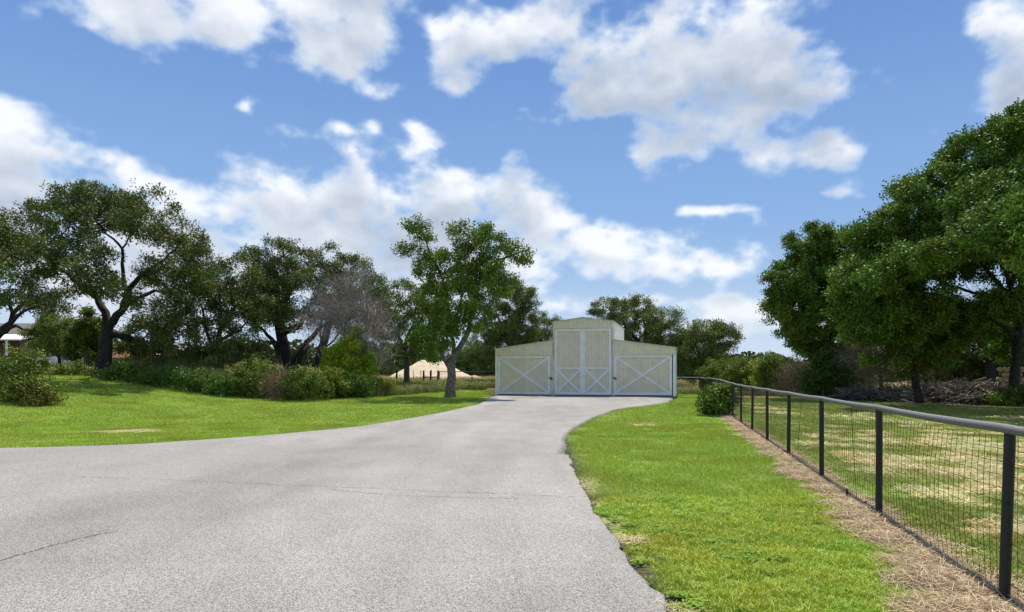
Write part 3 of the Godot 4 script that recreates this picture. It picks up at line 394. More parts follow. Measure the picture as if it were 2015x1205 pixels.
func make_materials() -> void:
	var bark_t := grey_noise(256, 0.03, 5, 0.25, 1.15, 4)
	var fine := grey_noise(512, 0.05, 4, 0.55, 1.25, 5)
	var soft := grey_noise(512, 0.012, 5, 0.7, 1.2, 6)
	var faint := grey_noise(512, 0.006, 4, 0.93, 1.04, 11)
	var chips := grey_noise(1024, 0.22, 1, 0.56, 1.22, 7, true)
	var chips_relief := grey_noise(1024, 0.16, 3, 0.0, 1.0, 8)
	M.oak_bark = paint(0.075, 0.066, 0.058, 0.95, bark_t, 0.9, bark_t, 2.5)
	M.elm_bark = paint(0.33, 0.285, 0.235, 0.95, bark_t, 1.1, bark_t, 1.8)
	M.grey_bark = paint(0.21, 0.185, 0.165, 0.95, bark_t, 1.1, bark_t, 1.5)
	M.leaf = leafy()
	M.twig = leafy(0.9, 0.0)
	M.blade = leafy(0.6, 0.5)
	M.straw = leafy(0.8, 0.15)
	M.ground = StandardMaterial3D.new()
	M.ground.vertex_color_use_as_albedo = true
	M.ground.albedo_texture = fine
	M.ground.uv1_triplanar = true
	M.ground.uv1_world_triplanar = true
	M.ground.uv1_scale = Vector3.ONE * 0.45
	M.ground.roughness = 0.95
	M.ground.metallic_specular = 0.2
	M.ground.heightmap_enabled = true
	M.ground.heightmap_texture = fine
	M.ground.heightmap_scale = 3.0
	M.asphalt = StandardMaterial3D.new()
	M.asphalt.vertex_color_use_as_albedo = true
	M.asphalt.albedo_texture = chips
	M.asphalt.uv1_triplanar = true
	M.asphalt.uv1_world_triplanar = true
	M.asphalt.uv1_scale = Vector3.ONE * 0.6
	M.asphalt.roughness = 0.85
	M.asphalt.metallic_specular = 0.35
	M.asphalt.heightmap_enabled = true
	M.asphalt.heightmap_texture = chips
	M.asphalt.heightmap_scale = 0.5
	M.crack = paint(0.13, 0.125, 0.12, 0.95, fine, 3.0)
	M.rubble = paint(0.1, 0.095, 0.09, 0.95, fine, 3.0)
	M.cream = paint(0.80, 0.73, 0.53, 0.5, faint, 0.5)
	M.cream_b = paint(0.775, 0.71, 0.525, 0.5, faint, 0.5)
	M.trim = paint(0.9, 0.9, 0.88, 0.5, faint, 0.5)
	M.white_metal = paint(0.82, 0.82, 0.81, 0.45, faint, 0.5)
	M.roof_metal = paint(0.6, 0.58, 0.5, 0.45, faint, 0.5)
	M.dark = paint(0.02, 0.02, 0.02, 0.9)
	M.iron = paint(0.025, 0.024, 0.024, 0.5)
	M.concrete = paint(0.3, 0.29, 0.27, 0.9, fine, 0.8)
	M.post = paint(0.02, 0.024, 0.028, 0.42, fine, 2.0)
	M.rail = paint(0.16, 0.165, 0.17, 0.5, fine, 2.5)
	M.wire = paint(0.02, 0.02, 0.02, 0.55)
	M.tpost = paint(0.06, 0.065, 0.055, 0.7)
	M.old_wood = paint(0.07, 0.058, 0.048, 0.95, bark_t, 1.6, bark_t, 1.0)
	M.grey_wood = paint(0.25, 0.22, 0.19, 0.95, bark_t, 1.6)
	M.sand = paint(0.76, 0.62, 0.43, 0.95, fine, 0.7, fine, 6.0)
	M.cut_wood = paint(0.58, 0.40, 0.23, 0.9, fine, 1.5)
	M.soil_pile = paint(0.07, 0.055, 0.045, 0.95, fine, 1.0, fine, 8.0)
	M.shingle = paint(0.17, 0.16, 0.155, 0.9, fine, 1.0)
	M.stucco = paint(0.42, 0.36, 0.28, 0.9, fine, 1.0)
	M.brick = paint(0.26, 0.17, 0.125, 0.9, fine, 1.0)
	M.rust = paint(0.33, 0.15, 0.065, 0.85, fine, 1.0)
	M.pale_wall = paint(0.52, 0.5, 0.47, 0.85, fine, 1.0)
	M.glass = paint(0.03, 0.035, 0.04, 0.08)
	M.car_paint = paint(0.72, 0.73, 0.75, 0.25)
	M.car_paint.clearcoat_enabled = true
	M.rubber = paint(0.02, 0.02, 0.02, 0.8)
	M.chrome = paint(0.5, 0.5, 0.5, 0.3)
	M.chrome.metallic = 1.0

# ------------------------------------------------------------------ sky
func sky_colour(dir: Vector3, cover: float, over: float, puff: FastNoiseLite) -> Color:
	var e := asin(clampf(dir.y, -1.0, 1.0))
	var up := clampf(e / 0.55, 0.0, 1.0)
	# clear air, sRGB: pale at the horizon, deeper blue above
	var air: Color = Color(0.785, 0.85, 0.915).lerp(Color(0.54, 0.685, 0.87), ss(0.0, 0.42, up)).lerp(Color(0.405, 0.555, 0.79), ss(0.3, 1.0, up))
	var p := Vector3(dir.x, dir.y * 1.35, dir.z) * 100.0
	var n := puff.get_noise_3dv(p)
	# wisps: finer, drawn-out threads round the edges
	var n1 := puff.get_noise_3dv(Vector3(p.x * 2.6 + 90.0, p.y * 3.4, p.z * 2.6))
	var dens := cover * 1.12 + n * 0.85 + n1 * 0.42 - 0.41
	if dens <= 0.0: return air
	var alpha := ss(-0.04, 0.8, dens)
	var n2 := puff.get_noise_3dv(Vector3(p.x * 0.33 + 40.0, p.y * 0.42 + 6.0, p.z * 0.33))
	# underside: cloud above this direction holds back the light
	var thick := clampf(over * 1.1 - 0.35, 0.0, 1.0) * ss(0.1, 0.8, dens)
	var lump := puff.get_noise_3dv(Vector3(p.x + 0.6, p.y + 2.2, p.z)) - n
	var shade := clampf(thick * 0.7 + (n2 * 0.6 + lump * 0.36) * ss(0.12, 0.6, dens), 0.0, 0.95)
	var cloud := Color(0.955, 0.965, 0.985).lerp(Color(0.60, 0.655, 0.74), shade)
	cloud = cloud.lerp(Color(0.80, 0.86, 0.93), (1.0 - ss(0.0, 0.25, up)) * 0.65)
	return air.lerp(cloud, alpha * 0.97)

const CW := 1024
const CH := 256

func cover_at(f: PackedFloat32Array, az: float, el: float) -> float:
	var x := fposmod((az + 180.0) / 360.0, 1.0) * CW - 0.5
	var y := clampf(el / 90.0 * CH - 0.5, 0.0, CH - 1.001)
	var x0 := int(floor(x)); var y0 := int(y)
	var fx := x - x0; var fy := y - y0
	var a := posmod(x0, CW); var b := posmod(x0 + 1, CW)
	return lerpf(lerpf(f[y0 * CW + a], f[y0 * CW + b], fx), lerpf(f[(y0 + 1) * CW + a], f[(y0 + 1) * CW + b], fx), fy)

func make_sky() -> ImageTexture:
	var f := PackedFloat32Array()
	f.resize(CW * CH)
	var blobs := CLOUDS.duplicate()
	var r := RandomNumberGenerator.new()
	r.seed = 77
	for i in 84:   # broken cumulus all round, unseen groups added to whiten and lift ambient light
		var az := r.randf_range(50.0, 310.0)
		var el := 3.0 + 62.0 * pow(r.randf(), 1.2)
		for k in 4:
			blobs.append([az + r.randf_range(-7, 7), el + r.randf_range(-2.5, 2.5), r.randf_range(3, 7), r.randf_range(1.6, 3.4)])
	for i in 26:  # further unseen cloud overhead, added for brighter, warmer skylight
		var az := r.randf_range(-50.0, 50.0)
		var el := r.randf_range(36.0, 75.0)
		for k in 4:
			blobs.append([az + r.randf_range(-9, 9), el + r.randf_range(-3, 3), r.randf_range(3, 7), r.randf_range(2, 4)])
	for b in blobs:
		var ra: float = b[2] / maxf(cos(deg_to_rad(b[1])), 0.25) if absf(b[0]) > 50.0 or b[1] > 34.0 else b[2]
		var y0 := clampi(int((b[1] - b[3] * 2.2) / 90.0 * CH), 0, CH - 1)
		var y1 := clampi(int((b[1] + b[3] * 2.2) / 90.0 * CH) + 1, 0, CH - 1)
		var x0 := int((b[0] - ra * 2.2 + 180.0) / 360.0 * CW)
		var x1 := int((b[0] + ra * 2.2 + 180.0) / 360.0 * CW) + 1
		for y in range(y0, y1 + 1):
			var qy: float = ((y + 0.5) * 90.0 / CH - b[1]) / b[3]
			for x in range(x0, x1 + 1):
				var qx: float = ((x + 0.5) * 360.0 / CW - 180.0 - b[0]) / ra
				var g := exp(-1.1 * pow(qx * qx + qy * qy, 1.1)) * (0.74 if b[2] < 1.75 else 1.0)
				var k := y * CW + posmod(x, CW)
				f[k] = 1.0 - (1.0 - f[k]) * (1.0 - g)
	var puff := FastNoiseLite.new()
	puff.seed = 21
	puff.noise_type = FastNoiseLite.TYPE_SIMPLEX_SMOOTH
	puff.frequency = 0.085
	puff.fractal_octaves = 6
	puff.fractal_gain = 0.52
	var whole := sky_part(f, puff, -180.0, 180.0, 0.0, 90.0, 1024, 256)
	whole.resize(4096, 1024, Image.INTERPOLATE_CUBIC)
	var azw := 43.59375   # 496 columns of 4096 either side
	var front := sky_part(f, puff, -azw, azw, 0.0, 33.75, 992, 384)
	whole.blit_rect(front, Rect2i(0, 0, 992, 384), Vector2i(2048 - 496, 1024 - 384))
	var full := Image.create(4096, 2048, false, Image.FORMAT_RGB8)
	full.fill(Color(0.55, 0.6, 0.5))
	# a panorama's first column looks along minus z
	full.blit_rect(whole, Rect2i(2048, 0, 2048, 1024), Vector2i(0, 0))
	full.blit_rect(whole, Rect2i(0, 0, 2048, 1024), Vector2i(2048, 0))
	return ImageTexture.create_from_image(full)

func sky_part(f: PackedFloat32Array, puff: FastNoiseLite, a0: float, a1: float, e0: float, e1: float, w: int, h: int) -> Image:
	var data := PackedByteArray()
	data.resize(w * h * 3)
	for y in h:
		var el := lerpf(e1, e0, (y + 0.5) / h)
		var er := deg_to_rad(el)
		for x in w:
			var az := lerpf(a0, a1, (x + 0.5) / w)
			var ar := deg_to_rad(az)
			var dir := Vector3(sin(ar) * cos(er), sin(er), -cos(ar) * cos(er))
			var c := sky_colour(dir, cover_at(f, az, el), cover_at(f, az, minf(el + 2.2, 89.0)), puff)
			var k := (y * w + x) * 3
			data[k] = int(c.r * 255.0); data[k + 1] = int(c.g * 255.0); data[k + 2] = int(c.b * 255.0)
	return Image.create_from_data(w, h, false, Image.FORMAT_RGB8, data)

# ------------------------------------------------------------------ vegetation
# one leafy twig: n leaves of length l and width w along a stem of length s
func spray(n: int, s: float, l: float, w: float, col: Color, vary: float, droop := 0.2) -> ArrayMesh:
	var m := Shape.new()
	var bark := Color(0.07, 0.06, 0.045)
	m.quad(Vector3(-0.004, -s * 0.5, 0), Vector3(0.004, -s * 0.5, 0), Vector3(0.002, s * 0.5, 0), Vector3(-0.002, s * 0.5, 0), bark)
	for i in n:
		var a := rng.randf() * TAU
		var y := rng.randf_range(-0.5, 0.5) * s
		var rad := rng.randf_range(0.1, 0.5) * s
		var base := Vector3(cos(a) * rad * 0.8, y, sin(a) * rad * 0.8)
		var d := Vector3(cos(a) + rng.randf_range(-0.7, 0.7), rng.randf_range(-0.5, 0.9) - droop, sin(a) + rng.randf_range(-0.7, 0.7)).normalized()
		var side := d.cross(Vector3(rng.randf_range(-1, 1), rng.randf_range(0.3, 1), rng.randf_range(-1, 1))).normalized() * w * rng.randf_range(0.4, 0.6)
		var tip := base + d * l * rng.randf_range(0.7, 1.2)
		var mid := base + d * l * 0.5
		var k := 1.0 + rng.randf_range(-vary, vary)
		var warm := rng.randf_range(-0.12, 0.2)
		m.quad(base, mid + side, tip, mid - side, Color(col.r * k * (1.0 + warm), col.g * k, col.b * k * (1.0 - warm)))
	return m.mesh()

func bare_spray(n: int, s: float, col: Color) -> ArrayMesh:
	var m := Shape.new()
	for i in n:
		var d := Vector3(rng.randf_range(-1, 1), rng.randf_range(-0.4, 1), rng.randf_range(-1, 1)).normalized()
		var a := Vector3(rng.randf_range(-0.3, 0.3), rng.randf_range(-0.3, 0.3), rng.randf_range(-0.3, 0.3)) * s
		var b := a + d * s * rng.randf_range(0.5, 1.1)
		var side := d.cross(Vector3(rng.randf_range(-1, 1), rng.randf_range(-1, 1), rng.randf_range(-1, 1))).normalized() * 0.0095
		var k := rng.randf_range(0.7, 1.3)
		m.quad(a - side, a + side, b + side * 0.3, b - side * 0.3, Color(col.r * k, col.g * k, col.b * k))
		m.tri(a - side.rotated(d, PI / 2), a + side.rotated(d, PI / 2), b, Color(col.r * k, col.g * k, col.b * k))
	return m.mesh()

func make_sprays() -> void:
	SPRAY[0] = spray(20, 0.46, 0.12, 0.066, Color(0.118, 0.162, 0.048), 0.4)
	SPRAY[1] = spray(22, 0.46, 0.14, 0.085, Color(0.125, 0.215, 0.034), 0.4)
	SPRAY[2] = spray(26, 0.36, 0.15, 0.055, Color(0.30, 0.42, 0.035), 0.3, -0.4)
	SPRAY[3] = bare_spray(6, 1.0, Color(0.40, 0.36, 0.33))
	SPRAY[4] = spray(24, 0.32, 0.10, 0.055, Color(0.135, 0.19, 0.042), 0.4)
	SPRAY[5] = spray(22, 0.5, 0.14, 0.085, Color(0.125, 0.185, 0.042), 0.4)
	SPRAY[6] = spray(24, 0.4, 0.11, 0.055, Color(0.24, 0.30, 0.08), 0.35)

func in_ball() -> Vector3:
	while true:
		var p := Vector3(rng.randf_range(-1, 1), rng.randf_range(-1, 1), rng.randf_range(-1, 1))
		if p.length_squared() <= 1.0: return p
	return Vector3.ZERO

# A woody plant: hand-laid stems, then branches grown out to leaf clumps that fill its lobes.
func grow(t: Dictionary) -> void:
	rng.seed = hash(t.l)
	var root := thing(t.n, t.l, t.c, Vector3(t.p[0], t.p[1], t.p[2]), 0.0, t.g)
	var pos := PackedVector3Array()
	var par := PackedInt32Array()
	var want := PackedFloat32Array()
	var first := true
	var shrub: bool = t.c == "shrub"
	var step := 0.18 if shrub else 0.34
	for s in t.st:
		var pts := []
		for i in range(0, s.size(), 3): pts.append(Vector3(s[i], s[i + 1], s[i + 2]))
		var at := -1
		var r0: float = t.r
		if not first:
			var best := 1e9
			for i in pos.size():
				var q := pos[i].distance_squared_to(pts[0])
				if q < best: best = q; at = i
			if shrub and pts[0].y < 0.1: at = 0
			r0 = want[at] * 0.78
		else:
			pos.append(pts[0]); par.append(-1); want.append(t.r * 1.3); at = 0
		var total := 0.0
		for i in pts.size() - 1: total += pts[i].distance_to(pts[i + 1])
		var gone := 0.0
		for i in pts.size() - 1:
			var a: Vector3 = pts[i]; var b: Vector3 = pts[i + 1]
			var k := maxi(1, int(a.distance_to(b) / step))
			for j in k:
				var p := a.lerp(b, float(j + 1) / k)
				if j < k - 1 or i < pts.size() - 2: p += in_ball() * step * (0.10 if first else 0.2)
				gone += a.distance_to(b) / k
				pos.append(p); par.append(at)
				want.append(lerpf(r0, r0 * (0.72 if first else 0.22), gone / maxf(total, 0.01)))
				at = pos.size() - 1
		first = false
	# leaf clumps
	var clumps := []
	var size: float = t.cl
	for lo in t.lo:
		var c := Vector3(lo[0], lo[1], lo[2])
		var r := Vector3(lo[3], lo[4], lo[5])
		var count := int(t.dn * 1.75 * pow(r.x * r.y * r.z, 0.667) * 4.0 / (size * size)) + 3
		for i in count:
			var q := in_ball()
			var l := q.length()
			if l < 0.001: continue
			q = q / l * pow(l, 0.55)
			var p := c + q * r
			if p.y + t.p[1] < land(p.x + t.p[0], -(p.z + t.p[2])) + 0.12: continue
			var near := false
			for o in clumps:
				if p.distance_squared_to(o) < size * size * 0.3: near = true; break
			if not near: clumps.append(p)
	var keyed := []
	for p in clumps:
		var best := 1e9
		for i in range(0, pos.size(), 2): best = minf(best, pos[i].distance_squared_to(p))
		keyed.append([best, p])
	keyed.sort_custom(func(a, b): return a[0] < b[0])
	for kp in keyed:
		var p: Vector3 = kp[1]
		var best := 1e9
		var at := 0
		for i in pos.size():
			var q := pos[i].distance_squared_to(p)
			if pos[i].y > p.y + 0.4: q *= 1.5
			if q < best: best = q; at = i
		var a := pos[at]
		var dist := sqrt(best)
		var bend := in_ball() * dist * 0.22 + Vector3(0, dist * (0.05 if t.k != 3 else -0.05), 0)
		var k := maxi(1, int(dist / (step * 1.3)))
		for j in k:
			var f := float(j + 1) / k
			pos.append(a.lerp(p, f) + bend * 4.0 * f * (1.0 - f) * 0.7 + in_ball() * 0.06 * (1.0 if j < k - 1 else 0.0))
			par.append(at); want.append(0.0)
			at = pos.size() - 1
	# pipe model radii
	var n := pos.size()
	var area := PackedFloat32Array(); area.resize(n)
	var kids := PackedInt32Array(); kids.resize(n)
	var tip := 0.006 if shrub else 0.011
	for i in range(n - 1, -1, -1):
		if kids[i] == 0: area[i] = pow(tip, 2.3)
		if par[i] >= 0:
			area[par[i]] += area[i]
			kids[par[i]] += 1
	var rad := PackedFloat32Array(); rad.resize(n)
	for i in n: rad[i] = maxf(minf(pow(area[i], 1.0 / 2.3), t.r), want[i])
	var wood := Shape.new()
	var rings := PackedInt32Array(); rings.resize(n)
	var sides_of := PackedInt32Array(); sides_of.resize(n)
	for i in n:
		var sides := 10 if rad[i] > 0.15 else (6 if rad[i] > 0.05 else (4 if rad[i] > 0.02 else 3))
		sides_of[i] = sides
		if par[i] < 0:
			rings[i] = wood.ring(pos[i], Vector3.UP, rad[i], sides, 0.1, 0.0)
			continue
		var f := (pos[i] - pos[par[i]]).normalized()
		var flare := 1.0
		if pos[i].y < 0.5 and not shrub: flare = 1.0 + 0.35 * pow(1.0 - pos[i].y / 0.5, 2.0)
		var k0: int
		if sides_of[par[i]] == sides and rad[par[i]] < rad[i] * 1.5:
			k0 = rings[par[i]]
		else:
			k0 = wood.ring(pos[par[i]], f, minf(rad[par[i]], rad[i] * 1.25), sides)
		rings[i] = wood.ring(pos[i], f, rad[i] * flare, sides, 0.12 if sides == 10 else 0.0, pos[i].y * 2.0)
		wood.skin(k0, rings[i], sides)
	var bark: Material = M.oak_bark
	if t.k == 1 and t.n == "elm_tree": bark = M.elm_bark
	if t.k == 3 or t.k == 2: bark = M.grey_bark
	if t.k == 5: bark = M.grey_bark
	put(wood.mesh(), "stem" if shrub else "trunk", bark, root)
	# leaves
	var xs := []; var cs := []
	var per := 24.0 if not shrub else 14.0
	if t.k == 0 and not shrub: per = 22.0
	if t.n == "elm_tree": per = 12.0
	if t.k == 3: per = 9.0 if not shrub else 7.0
	var inv := 0.0
	var mean := Vector3.ZERO
	for p in clumps: mean += p
	mean /= maxf(1.0, clumps.size())
	for p in clumps:
		var tone := 1.0 + rng.randf_range(-0.22, 0.22)
		var warm := rng.randf_range(-0.1, 0.16)
		var cnt := int(per * rng.randf_range(0.35, 1.3))
		var cs3 := Vector3(size * 0.7, size * 0.45, size * 0.7) * rng.randf_range(0.8, 1.2)
		var out: Vector3 = (p - mean).normalized()
		for i in cnt:
			var o: Vector3 = p + Vector3(clampf(rng.randfn(0.0, 0.46), -1.3, 1.3), clampf(rng.randfn(0.0, 0.46), -1.3, 1.3), clampf(rng.randfn(0.0, 0.46), -1.3, 1.3)) * cs3 * (Vector3(1.25, 1.7, 1.25) if shrub else Vector3.ONE)
			var y := (out * 0.7 + in_ball() * 1.1 + Vector3(0, 0.5, 0)).normalized()
			var x := y.cross(Vector3(rng.randf_range(-1, 1), rng.randf_range(-1, 1), rng.randf_range(-1, 1))).normalized()
			var sc := rng.randf_range(0.75, 1.25)
			xs.append(Transform3D(Basis(x, y, x.cross(y)).scaled(Vector3.ONE * sc), o))
			var k := tone * rng.randf_range(0.85, 1.15)
			cs.append(Color(t.t[0] * k * (1.0 + warm), t.t[1] * k, t.t[2] * k))
	var crown := scatter(SPRAY[t.k], "twigs" if t.k == 3 else ("foliage" if shrub else "crown"), M.twig if t.k == 3 else M.leaf, root, xs, cs)
	crown.set_meta("kind", "stuff")

# ------------------------------------------------------------------ grass
func blades(n: int, half: float, h: float, w: float, cols: Array, lean: float, segs := 1) -> ArrayMesh:
	var m := Shape.new()
	for i in n:
		var p := Vector3(rng.randf_range(-half, half), -0.004, rng.randf_range(-half, half)) * 1.08
		p.y = -0.004
		var a := rng.randf() * TAU
		var hh := h * rng.randf_range(0.45, 1.2)
		var d := Vector3(cos(a), 0, sin(a)) * hh * rng.randf_range(0.1, lean)
		var side := Vector3(-sin(a + rng.randf_range(-1, 1)), 0, cos(a)).normalized() * w * rng.randf_range(0.35, 0.65)
		var c: Color = cols[rng.randi() % cols.size()]
		var k := rng.randf_range(0.75, 1.25)
		c = Color(c.r * k, c.g * k, c.b * k)
		if segs == 2:
			var mid := p + Vector3(0, hh * 0.6, 0) + d * 0.35
			m.quad(p - side, p + side, mid + side * 0.8, mid - side * 0.8, c)
			m.tri(mid - side * 0.8, mid + side * 0.8, p + Vector3(0, hh * 0.9, 0) + d, c)
		else:
			m.tri(p - side, p + side, p + Vector3(0, hh, 0) + d, c)
	return m.mesh()

func straws(n: int, half: float, l: float, w: float, h: float, cols: Array) -> ArrayMesh:
	var m := Shape.new()
	for i in n:
		var p := Vector3(rng.randf_range(-half, half), rng.randf_range(0.0, h), rng.randf_range(-half, half)) * 1.08
		p.y = rng.randf_range(0.0, h)
		var a := rng.randf() * TAU
		var d := Vector3(cos(a), rng.randf_range(-0.15, 0.3), sin(a)) * l * rng.randf_range(0.4, 1.2)
		var side := Vector3(-sin(a), rng.randf_range(-0.5, 0.5), cos(a)).normalized() * w * 0.5
		var c: Color = cols[rng.randi() % cols.size()]
		var k := rng.randf_range(0.65, 1.3)
		m.quad(p - side, p + side, p + d + side * 0.6, p + d - side * 0.6, Color(c.r * k, c.g * k, c.b * k))
	return m.mesh()

const LAWN := [Color(0.35, 0.49, 0.05), Color(0.30, 0.44, 0.045), Color(0.41, 0.54, 0.07), Color(0.50, 0.52, 0.15), Color(0.26, 0.40, 0.04)]
const PADDOCK := [Color(0.27, 0.34, 0.06), Color(0.33, 0.37, 0.09), Color(0.24, 0.30, 0.05), Color(0.42, 0.40, 0.15), Color(0.20, 0.27, 0.05)]
const DRY := [Color(0.62, 0.53, 0.31), Color(0.54, 0.46, 0.26), Color(0.7, 0.62, 0.4), Color(0.4, 0.4, 0.17), Color(0.34, 0.40, 0.12)]

# how dry the turf is, 0 green to 1 straw: mown hay lies in the paddock, worn spots on the lawn
func dryness(x: float, d: float) -> float:
	var fx := fence_x(d)
	var n := fbm.get_noise_2d(x * 9.0, d * 9.0)
	var n2 := fbm.get_noise_2d(x * 40.0 + 300.0, d * 40.0)
	if x > fx + 0.3:
		var far := maxf(ss(14, 19, d), 0.6 * (1.0 - ss(5.5, 7.5, d)))
		return clampf((0.62 + n * 0.7 + n2 * 1.1) * (1.0 - 0.78 * far) * ss(0.3, 1.4, x - fx), 0.0, 1.0)
	var edge := 0.0
	if d < 16.0 and x > drive_right(d) - 0.1: edge = 0.75 * (1.0 - ss(0.0, 0.35, x - drive_right(d))) * ss(-0.1, 0.35, n2 + 0.2)
	return clampf(0.03 * maxf(0.0, n2) + edge, 0.0, 0.8)

func hay_width(d: float) -> float:
	return 0.29 + 0.2 * fbm.get_noise_1d(d * 30.0) + 0.24 * ss(4.1, 4.8, d) * (1.0 - ss(5.0, 6.2, d)) + 0.1 * (1.0 - ss(5, 12, d))

func bare_spot(x: float, d: float) -> bool:
	var q := pow((x + 11.2) / 0.85, 2) + pow((d - 19.5) / 0.55, 2) + fbm.get_noise_2d(x * 80.0, d * 80.0) * 0.9
	return q < 0.9

func is_turf(x: float, d: float) -> int:   # 0 none, 1 lawn, 2 paddock
	if on_drive(x, d): return 0
	if bare_spot(x, d): return 0
	var fx := fence_x(d)
	if d < 51.5 and absf(x - fx + hay_width(d) * 0.36) < hay_width(d) * 0.62 and d < 30.0: return 0
	if x > fx:
		return 2 if d < 46.0 - 0.35 * maxf(0.0, x - 14.0) - 0.3 * maxf(0.0, x - 19.0) else 0
	# lawn ends at the weedy shrubs, the barn and the back fence
	if x > -1.6 and x < 10.6 and d > 39.9 - (x - 10.0) * 0.25: return 1 if x > 9.9 and d < 51.0 else 0
	var back := 50.0
	if x < -3.0: back = lerpf(50.0, 38.5, ss(3.0, 9.0, -x))
	if x < -9.0: back = lerpf(38.5, 36.2, ss(9.0, 12.0, -x))
	if x < -16.0: back = lerpf(36.2, 39.0, ss(16.0, 20.0, -x))
	return 1 if d < back else 0

func turf() -> void:
	rng.seed = 5
	var near := [blades(560, 0.16, 0.052, 0.005, LAWN, 1.3, 2), blades(520, 0.16, 0.046, 0.005, LAWN, 1.6, 2)]
	var mid := [blades(520, 0.32, 0.055, 0.008, LAWN, 0.9), blades(520, 0.32, 0.048, 0.008, LAWN, 1.2)]
	var far := [blades(620, 0.62, 0.055, 0.018, LAWN, 0.9), blades(620, 0.62, 0.05, 0.018, LAWN, 1.2)]
	var near2 := [blades(560, 0.16, 0.055, 0.0045, PADDOCK, 1.1, 2), blades(520, 0.16, 0.05, 0.0045, PADDOCK, 1.4, 2)]
	var mid2 := [blades(520, 0.32, 0.05, 0.008, PADDOCK, 1.1), blades(520, 0.32, 0.045, 0.008, PADDOCK, 1.4)]
	var far2 := [blades(620, 0.62, 0.05, 0.018, PADDOCK, 1.1), blades(620, 0.62, 0.045, 0.018, PADDOCK, 1.4)]
	var dry_near := straws(420, 0.16, 0.1, 0.004, 0.03, DRY)
	var dry_mid := straws(420, 0.32, 0.14, 0.007, 0.03, DRY)
	var dry_far := straws(420, 0.62, 0.22, 0.014, 0.035, DRY)
	var bins := {}
	for level in 3:
		var cell: float = [0.3, 0.6, 1.18][level]
		var d0: float = [1.6, 9.0, 22.0][level]
		var d1: float = [9.0, 22.0, 52.0][level]
		var d := d0
		while d < d1:
			var half := (d + 2.0) * 0.80 + 0.5
			var x := -half
			while x < half:
				var px := x + rng.randf_range(-0.3, 0.3) * cell
				var pd := d + rng.randf_range(-0.3, 0.3) * cell
				x += cell
				var z := is_turf(px, pd)
				if z == 0: continue
				var m := cell * 0.4
				if z == 1 and (on_drive(px - m, pd) or on_drive(px + m, pd) or on_drive(px, pd - m)) and rng.randf() < 0.5: continue
				var dry := dryness(px, pd)
				var n := fbm.get_noise_2d(px * 14.0 + 50.0, pd * 14.0)
				var n3 := fbm.get_noise_2d(px * 60.0 + 50.0, pd * 60.0)
				var is_dry := rng.randf() < dry and not (z == 1 and level == 2)
				var key := "%d%d%s" % [z, level, "d" if is_dry else str(rng.randi() % 2)]
				if not bins.has(key): bins[key] = [[], []]
				var k := 1.0 + 0.20 * n + 0.14 * n3 + rng.randf_range(-0.06, 0.06)
				var col := Color(k * (1.06 + 0.18 * n3 - 0.25 * n), k, k)
				var b := slope_basis(px, pd).rotated(Vector3.UP, 0.0) * Basis(Vector3.UP, rng.randf() * TAU)
				var hs := rng.randf_range(0.8, 1.2) * (1.0 + 0.35 * maxf(0.0, n3))
				bins[key][0].append(Transform3D(b * Basis.from_scale(Vector3(1, hs, 1)), on_land(px, pd)))
				bins[key][1].append(col)
			d += cell
	for z in [1, 2]:
		var o := Node3D.new()
		o.name = "lawn_grass" if z == 1 else "paddock_grass"
		add_child(o)
		tag(o, "short bright green lawn grass on both sides of the drive" if z == 1 else "mown paddock grass with pale dry clippings behind the wire fence", "grass", "", "stuff")
		for level in 3:
			for s in ["0", "1", "d"]:
				var key := "%d%d%s" % [z, level, s]
				if not bins.has(key): continue
				var green: Array = [near, mid, far][level] if z == 1 else [near2, mid2, far2][level]
				var mesh: Mesh = green[int(s)] if s != "d" else [dry_near, dry_mid, dry_far][level]
				var mi := scatter(mesh, "grass_blades" if s != "d" else "dry_clippings", M.blade if s != "d" else M.straw, o, bins[key][0], bins[key][1])
				mi.set_meta("kind", "stuff")

func hay_strip() -> void:
	rng.seed = 9
	var mesh := straws(420, 0.16, 0.13, 0.004, 0.035, [Color(0.54, 0.43, 0.28), Color(0.44, 0.34, 0.21), Color(0.66, 0.55, 0.38), Color(0.27, 0.2, 0.13)])
	var xs := []; var cs := []
	var d := 2.0
	while d < 32.0:
		var w := hay_width(d)
		var x := -w
		while x < w * 0.28:
			var px := fence_x(d) + x + rng.randf_range(-0.08, 0.08)
			var pd := d + rng.randf_range(-0.08, 0.08)
			if not (rng.randf() < 0.25 and (x < -w + 0.15)):
				var b := slope_basis(px, pd) * Basis(Vector3.UP, rng.randf() * TAU)
				xs.append(Transform3D(b.scaled(Vector3(1, rng.randf_range(0.7, 1.5), 1)), on_land(px, pd, 0.0)))
				var k := rng.randf_range(0.75, 1.15)
				cs.append(Color(k, k * 0.97, k * 0.95))
			x += 0.2
		d += 0.2
	tag(scatter(mesh, "dry_straw", M.straw, self, xs, cs), "strip of tan dead grass and straw along the foot of the pipe fence", "straw", "", "stuff")

